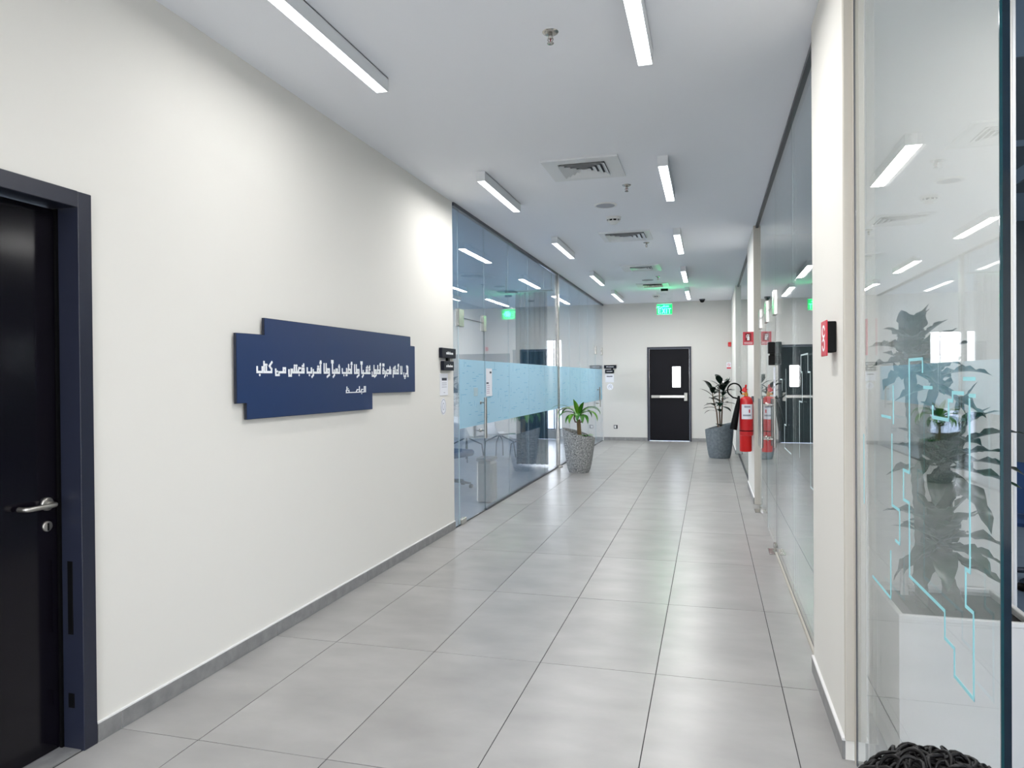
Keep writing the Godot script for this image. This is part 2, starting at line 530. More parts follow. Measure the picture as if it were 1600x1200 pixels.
func glazing_left() -> void:
	var x := XL - 0.006
	var top := H - 0.035
	var w := thing("window_1", "left glass partition between the white wall and the steel post", "glass partition", Vector3.ZERO, 0.0, "", "structure")
	put("head_channel", bx(Vector3(x - 0.025, top, -17.17), Vector3(x + 0.022, H, -6.74)), "channel", w)
	put("sill_channel", bx(Vector3(x - 0.02, 0.0, -16.0), Vector3(x + 0.016, 0.022, -7.78)), "channel", w)
	pane(w, x, -6.892, -6.738, 0.012, top, 0.012, "glass_daylight_blue")
	pane(w, x, -7.77, -6.896, 2.14, top, 0.012, "glass_daylight_blue")
	joint(w, x, -6.894, 0.015, top, 0.006)
	var cuts := [-7.772, -8.79, -9.81, -10.83, -11.80]
	for i in 4:
		pane(w, x, cuts[i + 1] + 0.003, cuts[i] - 0.003, 0.02, top, 0.012, "glass_daylight_blue")
		joint(w, x, cuts[i], 0.02, top)
		put("frosted_film", bx(Vector3(x + 0.0065, 0.99, cuts[i + 1] + 0.004), Vector3(x + 0.0072, 1.705, cuts[i] - 0.004)), "film", w)
		film_lines(w, x + 0.0078, cuts[i], cuts[i + 1])
	put("frosted_film", bx(Vector3(x + 0.0065, 0.99, -17.15), Vector3(x + 0.0066, 0.991, -17.14)), "film", w)
	# door leaf
	var d := thing("door_3", "frameless glass door leaf beside the sign plates on the left", "glass door", Vector3.ZERO, 0.0, "", "structure")
	pane(d, x, -7.764, -6.899, 0.012, 2.132, 0.012, "glass_daylight_blue")
	put("edge", bx(Vector3(x - 0.006, 0.012, -7.766), Vector3(x + 0.006, 2.132, -7.7645)), "glass_edge", d)
	put("edge", bx(Vector3(x - 0.006, 0.012, -6.8985), Vector3(x + 0.006, 2.132, -6.897)), "joint", d)
	put("frosted_film", bx(Vector3(x + 0.0065, 0.99, -7.76), Vector3(x + 0.0072, 1.705, -6.903)), "film", d)
	film_lines(d, x + 0.0078, -6.905, -7.76)
	patch(d, x, 2.04, 2.22, -7.03, -6.87)
	patch(d, x, 2.04, 2.22, -7.80, -7.70)
	patch(d, x, 0.004, 0.06, -7.06, -6.90)
	put("top_gap", bx(Vector3(x - 0.006, 2.132, -7.764), Vector3(x + 0.006, 2.140, -6.899)), "channel", d)
	put("bottom_gap", bx(Vector3(x - 0.006, 0.003, -7.764), Vector3(x + 0.006, 0.012, -6.899)), "glass_edge_dark", d)
	pull(d, x, -7.60, 0.84, 1.295, 1.0)
	var lk := sb()
	box(lk, Vector3(x + 0.01, 1.36, -7.42), Vector3(0.012, 0.09, 0.12), 0.003)
	put("lock_plate", lk, "joint", d)
	# post
	var p := thing("trim_1", "polished steel post between the two left partitions", "post", Vector3.ZERO, 0.0, "", "structure")
	put("post", bx(Vector3(x - 0.03, 0.0, -11.875), Vector3(x + 0.03, H - 0.001, -11.805), 0.004), "steel", p)
	var bs := sb(true)
	lathe(bs, Vector3(x + 0.02, 0.0, -11.84), [[0.06, 0.0], [0.06, 0.012], [0.045, 0.022], [0.0, 0.022]], 20)
	put("foot", bs, "steel", p)
	# far partition
	var f := thing("window_2", "left glass partition between the steel post and the far wall", "glass partition", Vector3.ZERO, 0.0, "", "structure")
	var c2 := [-11.88, -12.92, -13.98, -14.98, -16.0]
	for i in 4:
		pane(f, x, c2[i + 1] + 0.003, c2[i] - 0.003, 0.02, top, 0.012, "glass_daylight_blue")
		if i > 0:
			joint(f, x, c2[i], 0.02, top)
		put("frosted_film", bx(Vector3(x + 0.0065, 0.99, c2[i + 1] + 0.004), Vector3(x + 0.0072, 1.705, c2[i] - 0.004)), "film", f)
		film_lines(f, x + 0.0078, c2[i], c2[i + 1])
	pane(f, x, -17.16, -16.0, 2.14, top, 0.012, "glass_daylight_blue")
	pane(f, x, -17.16, -17.0, 0.02, 2.14, 0.012, "glass_daylight_blue")
	var d2 := thing("door_4", "frameless glass door leaf in the far left corner", "glass door", Vector3.ZERO, 0.0, "", "structure")
	pane(d2, x, -16.99, -16.01, 0.012, 2.132, 0.012, "glass_daylight_blue")
	put("edge", bx(Vector3(x - 0.006, 0.012, -16.0085), Vector3(x + 0.006, 2.132, -16.004)), "joint", d2)
	put("frosted_film", bx(Vector3(x + 0.0065, 0.99, -16.98), Vector3(x + 0.0072, 1.705, -16.02)), "film", d2)
	film_lines(d2, x + 0.0078, -16.02, -16.98)
	patch(d2, x, 2.04, 2.22, -16.1, -15.96)
	patch(d2, x, 2.04, 2.22, -17.04, -16.9)
	pull(d2, x, -16.22, 0.84, 1.295, 1.0)

func decals(parent: Node, x: float, lines: Array, m: String, w: float) -> void:
	for l in lines:
		var st := sb()
		strokes(st, l, w, 0.0, 0.0006, func(u, v, q): return Vector3(x - q, v, u))
		put("line_decal", st, m, parent)

func glazing_right() -> void:
	var x := XR
	var top := H - 0.03
	# near pane
	var n := thing("window_3", "large clear pane with cyan line decals in front of the planter", "glass pane", Vector3.ZERO, 0.0, "", "structure")
	pane(n, x, -3.012, -1.584, 0.0, H, 0.018, "glass")
	put("edge", bx(Vector3(x - 0.009, 0.0, -1.5838), Vector3(x - 0.004, H, -1.580)), "glass_edge", n)
	put("edge", bx(Vector3(x - 0.004, 0.0, -1.5838), Vector3(x + 0.009, H, -1.580)), "glass_edge_dark", n)
	put("frame_bead", bx(Vector3(x - 0.014, 0.0, -3.02), Vector3(x - 0.0095, H, -2.995)), "seal", n)
	put("gasket", bx(Vector3(x - 0.012, 0.0, -2.995), Vector3(x - 0.0095, H, -2.985)), "channel", n)
	decals(n, x - 0.0092, [
		[Vector2(-2.101, 1.512), Vector2(-2.101, 1.545), Vector2(-2.231, 1.545), Vector2(-2.231, 1.228), Vector2(-2.297, 1.228), Vector2(-2.297, 1.142), Vector2(-2.235, 1.142), Vector2(-2.235, 0.936), Vector2(-1.922, 0.936), Vector2(-1.922, 0.871), Vector2(-1.853, 0.871), Vector2(-1.853, 0.808), Vector2(-1.728, 0.808), Vector2(-1.728, 0.993), Vector2(-1.776, 0.993), Vector2(-1.776, 1.075), Vector2(-1.749, 1.075), Vector2(-1.749, 1.447)],
		[Vector2(-2.013, 1.422), Vector2(-2.013, 1.396), Vector2(-1.889, 1.396), Vector2(-1.889, 1.442), Vector2(-1.860, 1.442), Vector2(-1.860, 1.461), Vector2(-1.788, 1.461)],
		[Vector2(-2.090, 1.470), Vector2(-2.018, 1.470)], [Vector2(-1.784, 1.493), Vector2(-1.717, 1.493)], [Vector2(-1.748, 1.457), Vector2(-1.717, 1.457)],
		[Vector2(-2.565, 1.371), Vector2(-2.446, 1.371)], [Vector2(-2.432, 1.318), Vector2(-2.432, 1.102), Vector2(-2.342, 1.102), Vector2(-2.342, 1.002), Vector2(-2.389, 1.002)],
		[Vector2(-2.848, 1.285), Vector2(-2.848, 1.040)], [Vector2(-2.707, 0.808), Vector2(-2.452, 0.808), Vector2(-2.452, 0.953)], [Vector2(-2.413, 1.468), Vector2(-2.413, 1.358)]], "decal", 0.0085)
	# middle glazing with the double door
	var g := thing("window_4", "right glazing between the near pillar and the extinguisher wall", "glass partition", Vector3.ZERO, 0.0, "", "structure")
	put("head_channel", bx(Vector3(x - 0.022, top, -8.86), Vector3(x + 0.02, H, -3.90)), "channel", g)
	put("sill_channel", bx(Vector3(x - 0.02, 0.0, -6.42), Vector3(x + 0.012, 0.016, -3.90)), "seal", g)
	put("sill_gap", bx(Vector3(x - 0.007, 0.016, -6.42), Vector3(x + 0.007, 0.022, -3.90)), "channel", g)
	pane(g, x, -5.18, -3.905, 0.02, top)
	pane(g, x, -6.46, -5.19, 0.02, top)
	joint(g, x, -5.185, 0.02, top, 0.008)
	pane(g, x, -8.42, -6.47, 2.14, top)
	pane(g, x, -8.855, -8.42, 0.02, top)
	decals(g, x - 0.0064, [
		[Vector2(-4.81, 0.994), Vector2(-4.81, 1.345), Vector2(-4.66, 1.345), Vector2(-4.66, 1.527), Vector2(-4.72, 1.527), Vector2(-4.72, 1.631), Vector2(-4.40, 1.631), Vector2(-4.40, 1.525), Vector2(-4.30, 1.525), Vector2(-4.30, 0.881), Vector2(-4.15, 0.881)],
		[Vector2(-5.62, 1.554), Vector2(-5.62, 1.14), Vector2(-5.74, 1.14), Vector2(-5.74, 0.963), Vector2(-5.294, 0.963)],
		[Vector2(-6.08, 1.479), Vector2(-5.905, 1.479), Vector2(-5.905, 1.393)]], "decal_white", 0.009)
	for q in [[-6.475, -7.435, "door_5", "nearer leaf of the right glass double door"], [-7.45, -8.41, "door_6", "farther leaf of the right glass double door"]]:
		var d := thing(q[2], q[3], "glass door", Vector3.ZERO, 0.0, "", "structure")
		pane(d, x, q[1] + 0.002, q[0] - 0.002, 0.012, 2.132)
		put("edge", bx(Vector3(x - 0.006, 0.012, q[0] - 0.002), Vector3(x + 0.006, 2.132, q[0])), "glass_edge_dark", d)
		put("edge", bx(Vector3(x - 0.006, 0.012, q[1]), Vector3(x + 0.006, 2.132, q[1] + 0.002)), "joint", d)
		put("top_gap", bx(Vector3(x - 0.006, 2.132, q[1]), Vector3(x + 0.006, 2.14, q[0])), "channel", d)
		var hz: float = q[0] if q[2] == "door_5" else q[1]
		var tz: float = q[1] if q[2] == "door_5" else q[0]
		var sg := signf(tz - hz)
		patch(d, x, 2.03, 2.24, minf(hz - sg * 0.03, hz + sg * 0.15), maxf(hz - sg * 0.03, hz + sg * 0.15))
		patch(d, x, 2.03, 2.24, minf(tz - sg * 0.1, tz), maxf(tz - sg * 0.1, tz))
		patch(d, x, 0.004, 0.05, minf(hz, hz + sg * 0.16), maxf(hz, hz + sg * 0.16))
		put("floor_plate", bx(Vector3(x - 0.07, 0.0, hz - 0.11), Vector3(x + 0.07, 0.006, hz + 0.11), 0.002), "steel", d)
		pull(d, x, tz - sg * 0.10, 0.81, 1.285, -1.0)
	# far glazing
	var f := thing("window_5", "right glazing beyond the extinguisher wall", "glass partition", Vector3.ZERO, 0.0, "", "structure")
	put("head_channel", bx(Vector3(x - 0.022, top, -14.5), Vector3(x + 0.02, H, -10.25)), "channel", f)
	put("sill_channel", bx(Vector3(x - 0.02, 0.0, -14.5), Vector3(x + 0.012, 0.016, -10.25)), "channel", f)
	for i in 4:
		var a := -10.25 - 1.0625 * i
		pane(f, x, a - 1.0595, a - 0.003, 0.02, top)
		if i > 0:
			joint(f, x, a, 0.02, top)

# ---------------------------------------------------------------- doors
func doors() -> void:
	var d := thing("door_1", "black flush door in a dark blue steel frame at the left edge", "door", Vector3.ZERO, 0.0, "", "structure")
	var x0 := XL - 0.15
	var fr := sb()
	box(fr, Vector3((x0 + XL + 0.012) * 0.5, 1.136, -2.355), Vector3(XL + 0.012 - x0, 2.272, 0.066), 0.002)
	box(fr, Vector3((x0 + XL + 0.012) * 0.5, 1.136, -1.193), Vector3(XL + 0.012 - x0, 2.272, 0.066), 0.002)
	put("frame", fr, "door_frame", d)
	put("frame_head", bx(Vector3(x0, 2.207, -2.322), Vector3(XL + 0.012, 2.273, -1.226), 0.002), "door_frame", d)
	put("leaf", bx(Vector3(XL - 0.147, 0.008, -2.319), Vector3(XL - 0.103, 2.204, -1.229), 0.002), "door_black", d)
	put("rebate", bx(Vector3(XL - 0.102, 0.0, -2.3215), Vector3(XL - 0.09, 2.206, -2.311)), "black", d)
	put("threshold", bx(Vector3(XL - 0.15, 0.0, -2.32), Vector3(XL - 0.004, 0.006, -1.23)), "skirting", d)
	var lx := XL - 0.103
	var h := Node3D.new()
	h.name = "handle"
	d.add_child(h)
	var st := sb(true)
	lathe(st, Vector3(lx, 1.012, -2.265), [[0.0, 0.012], [0.022, 0.012], [0.027, 0.009], [0.027, 0.0]], 22, Basis(Vector3.FORWARD, PI / 2))
	put("rose", st, "brushed", h)
	st = sb(true)
	var pp := [Vector3(lx + 0.008, 1.012, -2.265)]
	for a in arc(0.0, PI / 2, 5, 0.022, Vector2(0, 0)):
		pp.append(Vector3(lx + 0.036 + a.y, 1.012, -2.265 + 0.022 - a.x))
	pp.append(Vector3(lx + 0.058, 1.012, -2.265 + 0.11))
	for a in arc(PI / 2, 0.0, 5, 0.022, Vector2(0, 0)):
		pp.append(Vector3(lx + 0.036 + a.y, 1.012, -2.265 + 0.11 + a.x))
	pp.append(Vector3(lx + 0.014, 1.012, -2.265 + 0.132))
	tube(st, pp, [0.010], 12)
	put("lever", st, "brushed", h)
	st = sb(true)
	lathe(st, Vector3(lx, 0.922, -2.265), [[0.0, 0.008], [0.018, 0.008], [0.021, 0.006], [0.021, 0.0]], 22, Basis(Vector3.FORWARD, PI / 2))
	put("lock_rose", st, "brushed", d)
	put("keyhole", bx(Vector3(lx + 0.007, 0.905, -2.269), Vector3(lx + 0.010, 0.935, -2.261), 0.001), "black", d)
	# strike plate on the jamb
	var sp := sb()
	box(sp, Vector3(XL - 0.05, 0.62, -2.3215), Vector3(0.026, 0.30, 0.003), 0.001)
	box(sp, Vector3(XL - 0.05, 0.20, -2.3215), Vector3(0.03, 0.06, 0.004), 0.001)
	put("strike_plate", sp, "black", d)
	# far door with a vision pane and a push bar
	var f := thing("door_2", "black exit door with a slim vision pane and push bar", "door", Vector3.ZERO, 0.0, "", "structure")
	var fs := sb()
	box(fs, Vector3(-1.400, 1.11, ZF - 0.05), Vector3(0.046, 2.22, 0.14), 0.003)
	box(fs, Vector3(-0.430, 1.11, ZF - 0.05), Vector3(0.046, 2.22, 0.14), 0.003)
	put("frame", fs, "door_frame", f)
	put("frame_head", bx(Vector3(-1.377, 2.175, ZF - 0.12), Vector3(-0.453, 2.22, ZF + 0.02), 0.003), "door_frame", f)
	var lf := sb()
	var a0 := -1.374
	var a1 := -0.456
	box(lf, Vector3((a0 - 0.845) * 0.5, 1.09, ZF - 0.06), Vector3(-0.845 - a0, 2.165, 0.045))
	box(lf, Vector3((a1 - 0.655) * 0.5, 1.09, ZF - 0.06), Vector3(a1 + 0.655, 2.165, 0.045))
	box(lf, Vector3(-0.75, (0.0075 + 1.27) * 0.5, ZF - 0.06), Vector3(0.19, 1.2625, 0.045))
	box(lf, Vector3(-0.75, (1.75 + 2.1725) * 0.5, ZF - 0.06), Vector3(0.19, 0.4225, 0.045))
	put("leaf", lf, "far_door", f)
	put("pane", bx(Vector3(-0.845, 1.27, ZF - 0.064), Vector3(-0.655, 1.75, ZF - 0.058)), "clear_glass", f)
	var bd := sb()
	for e in [[-0.85, 1.51, 0.012, 0.50], [-0.65, 1.51, 0.012, 0.50], [-0.75, 1.264, 0.20, 0.012], [-0.75, 1.756, 0.20, 0.012]]:
		box(bd, Vector3(e[0], e[1], ZF - 0.034), Vector3(e[2], e[3], 0.012), 0.002)
	put("glazing_bead", bd, "far_door", f)
	var pb := Node3D.new()
	pb.name = "push_bar"
	f.add_child(pb)
	put("rail", bx(Vector3(-1.33, 1.015, ZF - 0.03), Vector3(-0.52, 1.085, ZF + 0.03), 0.008), "brushed", pb)
	put("touch_bar", bx(Vector3(-1.13, 1.022, ZF + 0.03), Vector3(-0.56, 1.078, ZF + 0.045), 0.004), "steel", pb)
	put("latch_case", bx(Vector3(-0.575, 0.95, ZF - 0.035), Vector3(-0.50, 1.14, ZF + 0.045), 0.006), "brushed", pb)

# ---------------------------------------------------------------- ceiling
func tube_light(x: float, z0: float, z1: float, label: String, group: String, w := 0.078, y := H, part := 1.0) -> void:
	var l := z1 - z0
	var o := thing("ceiling_light", label, "ceiling light", Vector3(x, y - 0.082, (z0 + z1) * 0.5), 0.0, group)
	var hs := sb()
	# a housing open below: two cheeks, a back and two end caps
	box(hs, Vector3(-w * 0.5 + 0.002, 0.041, 0), Vector3(0.004, 0.082, l))
	box(hs, Vector3(w * 0.5 - 0.002, 0.041, 0), Vector3(0.004, 0.082, l))
	box(hs, Vector3(0, 0.079, 0), Vector3(w, 0.006, l))
	put("housing", hs, "white_metal", o)
	for k in [-1.0, 1.0]:
		put("end_cap", bx(Vector3(-w * 0.5, 0.0, k * l * 0.5 - 0.003), Vector3(w * 0.5, 0.082, k * l * 0.5 + 0.003), 0.001), "white_metal", o)
	put("diffuser", bx(Vector3(-w * 0.5 + 0.005, 0.0015, -l * 0.5 + 0.004), Vector3(w * 0.5 - 0.005, 0.012, l * 0.5 - 0.004), 0.001), "lamp", o)
	var a := AreaLight3D.new()
	a.name = "light"
	a.area_size = Vector2(w - 0.012, l - 0.01)
	a.rotation.x = -PI / 2
	a.position = Vector3(0, -0.002, 0)
	a.light_energy = LAMP_ENERGY * part * l / 1.2
	a.light_color = Color(1.0, 0.993, 0.983)
	a.shadow_enabled = true
	a.set("area_range", 30.0)
	a.set("area_attenuation", 2.0)
	o.add_child(a)

func diffuser(x: float, z: float, sx: float, sz: float, core: float, label: String, m := "white_metal") -> void:
	var o := thing("air_diffuser", label, "air diffuser", Vector3(x, H, z), 0.0, "square ceiling air diffusers")
	var st := sb()
	# plate with a square opening
	var hx := sx * 0.5
	var hz := sz * 0.5
	var c := core * 0.5
	var t := 0.014
	for e in [[-(hx + c) * 0.5, 0.0, hx - c, sz], [(hx + c) * 0.5, 0.0, hx - c, sz], [0.0, -(hz + c) * 0.5, core, hz - c], [0.0, (hz + c) * 0.5, core, hz - c]]:
		box(st, Vector3(e[0], -t * 0.5, e[1]), Vector3(e[2], t, e[3]))
	put("face_plate", st, "white_metal", o)
	put("throat", bx(Vector3(-c, -0.001, -c), Vector3(c, -0.0002, c)), "throat", o)
	for i in 4:
		var r0 := c * (1.0 - 0.23 * i)
		var r1 := r0 - c * 0.19
		var ring := sb()
		var y0 := -0.028 + 0.001 * i
		var y1 := -0.004
		for q in 4:
			var b := Basis(Vector3.UP, q * PI / 2)
			face(ring, [b * Vector3(-r0, y0, r0), b * Vector3(r0, y0, r0), b * Vector3(r1, y1, r1), b * Vector3(-r1, y1, r1)], b * Vector3(0, -0.3, -1))
			face(ring, [b * Vector3(-r0, y0 - 0.001, r0), b * Vector3(r0, y0 - 0.001, r0), b * Vector3(r1, y1 - 0.001, r1), b * Vector3(-r1, y1 - 0.001, r1)], b * Vector3(0, 0.3, 1))
			face(ring, [b * Vector3(-r0, y0, r0), b * Vector3(r0, y0, r0), b * Vector3(r0, y0 - 0.001, r0), b * Vector3(-r0, y0 - 0.001, r0)], b * Vector3(0, 0, 1))
		put("vane", ring, m, o)
	put("centre_plate", bx(Vector3(-c * 0.13, -0.024, -c * 0.13), Vector3(c * 0.13, -0.02, c * 0.13), 0.001), "white_metal", o)

func sprinkler(x: float, z: float, label: String) -> void:
	var o := thing("sprinkler", label, "sprinkler", Vector3(x, H, z), 0.0, "ceiling sprinkler heads")
	var st := sb(true)
	lathe(st, Vector3.ZERO, [[0.0, -0.014], [0.014, -0.014], [0.03, -0.010], [0.040, -0.004], [0.042, 0.0]], 20)
	put("escutcheon", st, "steel", o)
	st = sb(true)
	lathe(st, Vector3(0, 0, 0), [[0.0, -0.034], [0.010, -0.034], [0.012, -0.026], [0.009, -0.012], [0.0, -0.012]], 14)
	tube(st, [Vector3(0.010, -0.026, 0), Vector3(0.014, -0.040, 0), Vector3(0.004, -0.054, 0)], [0.0028], 6)
	tube(st, [Vector3(-0.010, -0.026, 0), Vector3(-0.014, -0.040, 0), Vector3(-0.004, -0.054, 0)], [0.0028], 6)
	put("body", st, "steel", o)
	st = sb(true)
	tube(st, [Vector3(0, -0.03, 0), Vector3(0, -0.054, 0)], [0.003], 8)
	put("bulb", st, "red_dark", o)
	st = sb(true)
	lathe(st, Vector3.ZERO, [[0.0, -0.060], [0.016, -0.060], [0.018, -0.057], [0.006, -0.053], [0.0, -0.053]], 16)
	put("deflector", st, "steel", o)

func ceiling_things() -> void:
	var L := [[-1.845, -3.86, -2.66], [-1.872, -7.01, -5.82], [-1.86, -9.97, -8.76], [-1.87, -13.04, -11.74], [-1.865, -16.0, -14.40]]
	var nl := ["tube light at the top of the photo, nearest of the left row", "second tube light of the left row, above the white wall's end", "third tube light of the left row, above the glass door", "fourth tube light of the left row, level with the steel post", "last and smallest tube light of the left row, by the far wall"]
	for i in 5:
		tube_light(L[i][0], L[i][1], L[i][2], "white linear " + nl[i], "linear lights of the left row", 0.076, H, 0.30 if i == 0 else 0.8)
	var R := [[-0.325, -3.93, -2.73], [-0.350, -7.02, -5.83], [-0.365, -10.07, -8.69], [-0.395, -13.09, -11.71], [-0.42, -16.01, -14.43]]
	var nr := ["tube light at the top of the photo, nearest of the right row", "second tube light of the right row, beside the largest air diffuser", "third tube light of the right row, beside the middle air diffuser", "fourth tube light of the right row, right of the third diffuser", "last and smallest tube light of the right row, right of the exit sign"]
	for i in 5:
		tube_light(R[i][0], R[i][1], R[i][2], "white linear " + nr[i], "linear lights of the right row", 0.082, H)
	for i in 2:  # both rows carried on out of view, lighting the near corridor
		tube_light(-1.85, -0.95 + i * 2.9, 0.25 + i * 2.9, "unseen white linear tube light of the left row, %s behind the viewpoint" % ["just", "farthest"][i], "unseen linear lights behind the viewpoint", 0.078, H, 0.55)
		tube_light(-0.33, -0.95 + i * 2.9, 0.25 + i * 2.9, "unseen white linear tube light of the right row, %s behind the viewpoint" % ["just", "farthest"][i], "unseen linear lights behind the viewpoint")
	diffuser(-1.005, -5.98, 0.625, 0.6, 0.385, "white square air diffuser, the nearest and largest on the ceiling")
	diffuser(-0.99, -8.97, 0.61, 0.6, 0.47, "white square air diffuser in the middle, wide vanes, beyond the smoke detector")
	diffuser(-1.045, -11.64, 0.61, 0.62, 0.34, "white square air diffuser, third along the corridor ceiling")
	diffuser(-1.03, -13.85, 0.60, 0.5, 0.36, "white air diffuser lit green, just before the exit sign", "steel")
	sprinkler(-0.774, -3.587, "chrome sprinkler head near the top, between the two nearest lights")
	sprinkler(-0.724, -6.617, "chrome sprinkler head just beyond the largest air diffuser")
	sprinkler(-0.787, -9.51, "chrome sprinkler head just beyond the middle air diffuser")
	sprinkler(-0.861, -12.76, "chrome sprinkler head beyond the third air diffuser")
	var o := thing("ceiling_speaker", "round flat grey ceiling speaker between sprinkler and smoke detector", "speaker", Vector3(-1.016, H, -7.31), 0.0, "")
	var st := sb(true)
	lathe(st, Vector3.ZERO, [[0.095, -0.010], [0.112, -0.009], [0.116, -0.004], [0.117, 0.0]], 32)
	put("rim", st, "white_plastic", o)
	st = sb(true)
	lathe(st, Vector3.ZERO, [[0.0, -0.013], [0.06, -0.012], [0.096, -0.009]], 32)
	put("grille", st, "grille_grey", o)
	o = thing("ceiling_speaker", "small round grey ceiling speaker just before the green lit diffuser", "speaker", Vector3(-1.07, H, -13.15), 0.0, "")
	st = sb(true)
	lathe(st, Vector3.ZERO, [[0.0, -0.013], [0.08, -0.012], [0.1, -0.009], [0.105, 0.0]], 28)
	put("grille", st, "grille_grey", o)
	for q in [[-1.01, -7.9, "white domed smoke detector between the speaker and the middle diffuser"], [-1.09, -15.6, "small smoke detector on the ceiling above the exit sign"]]:
		o = thing("smoke_detector", q[2], "smoke detector", Vector3(q[0], H, q[1]), 0.0, "smoke detectors")
		st = sb(true)
		lathe(st, Vector3.ZERO, [[0.074, -0.030], [0.080, -0.022], [0.084, 0.0]], 28)
		lathe(st, Vector3.ZERO, [[0.0, -0.078], [0.028, -0.078], [0.036, -0.072], [0.058, -0.054], [0.066, -0.046]], 28)
		put("shell", st, "white_plastic", o)
		st = sb(true)
		lathe(st, Vector3.ZERO, [[0.056, -0.047], [0.056, -0.029], [0.074, -0.0295]], 28)
		put("vent_slot", st, "black", o)
		for k in 8:
			var rib := sb()
			box(rib, Vector3(0, -0.038, 0.062), Vector3(0.010, 0.018, 0.014), 0.0, Basis())
			var r := put("rib", rib, "white_plastic", o)
			r.rotation.y = TAU * k / 8.0
	o = thing("dome_camera", "dark dome camera on the ceiling by the far right corner", "camera", Vector3(-0.15, H, -16.75), 0.0, "")
	st = sb(true)
	lathe(st, Vector3.ZERO, [[0.06, -0.03], [0.065, -0.02], [0.066, 0.0]], 24)
	put("base", st, "channel", o)
	st = sb(true)
	lathe(st, Vector3.ZERO, [[0.0, -0.082], [0.025, -0.077], [0.045, -0.06], [0.055, -0.03]], 24)
	put("dome", st, "black", o)
	exit_sign()

func exit_sign() -> void:
	var z := -14.55
	var o := thing("exit_sign", "green lit hanging exit sign with white lettering before the far wall", "exit sign", Vector3(-0.856, 0, z), 0.0, "")
	put("ceiling_base", bx(Vector3(-0.07, H - 0.045, -0.03), Vector3(0.07, H, 0.03), 0.004), "black", o)
	var w := 0.15
	var y0 := 2.755
	var y1 := 2.965
	put("carrier", bx(Vector3(-w - 0.012, y0 - 0.01, -0.004), Vector3(w + 0.012, H - 0.05, 0.004)), "clear_glass", o)
	for k in [-1.0, 1.0]:
		var st := sb(true)
		tube(st, [Vector3(k * 0.05, H - 0.05, 0), Vector3(k * 0.05, H - 0.03, 0)], [0.006], 8)
		put("clip", st, "steel", o)
	put("green_plate", bx(Vector3(-w, y0, 0.0042), Vector3(w, y1, 0.009)), "exit_green", o)
	var tx := sb()
	var f := func(u, v, q): return Vector3(u, v, q)
	# upper line: Arabic word for exit, lower line: EXIT
	arabic_line(tx, ["mi kh re j"], Vector2(0.085, 2.905), Vector2(-0.0098, 0.0040), 2.0, 0.0088, 0.0105, f)
	put("arabic_lettering", tx, "exit_white", o)
	tx = sb()
	var ex := [[[0, 1], [0, 0], [1, 0]], [[0, .5], [.8, .5]], [[0, 1], [1, 1]], [[1.7, 0], [2.7, 1]], [[1.7, 1], [2.7, 0]], [[3.4, 0], [3.4, 1]], [[4.1, 1], [5.1, 1]], [[4.6, 0], [4.6, 1]]]
	for l in ex:
		var pts := []
		for p in l:
			pts.append(Vector2(-0.12 + p[0] * 0.047, 2.785 + p[1] * 0.085))
		strokes(tx, pts, 0.016, 0.0088, 0.0105, f)
	put("lettering", tx, "exit_white", o)
	for e in [[0.0, y1 - 0.004, 0.29, 0.006], [0.0, y0 + 0.005, 0.29, 0.006]]:
		var fr := sb()
		box(fr, Vector3(e[0], e[1], 0.0098), Vector3(e[2], e[3], 0.0015))
		put("border", fr, "exit_white", o)
	var a := OmniLight3D.new()
	a.name = "light"
	a.position = Vector3(0, 2.86, 0.06)
	a.light_color = Color(0.1, 1.0, 0.6)
	a.light_energy = 0.10
	a.light_size = 0.05
	a.omni_range = 30.0
	a.omni_attenuation = 2.0
	a.shadow_enabled = true
	o.add_child(a)

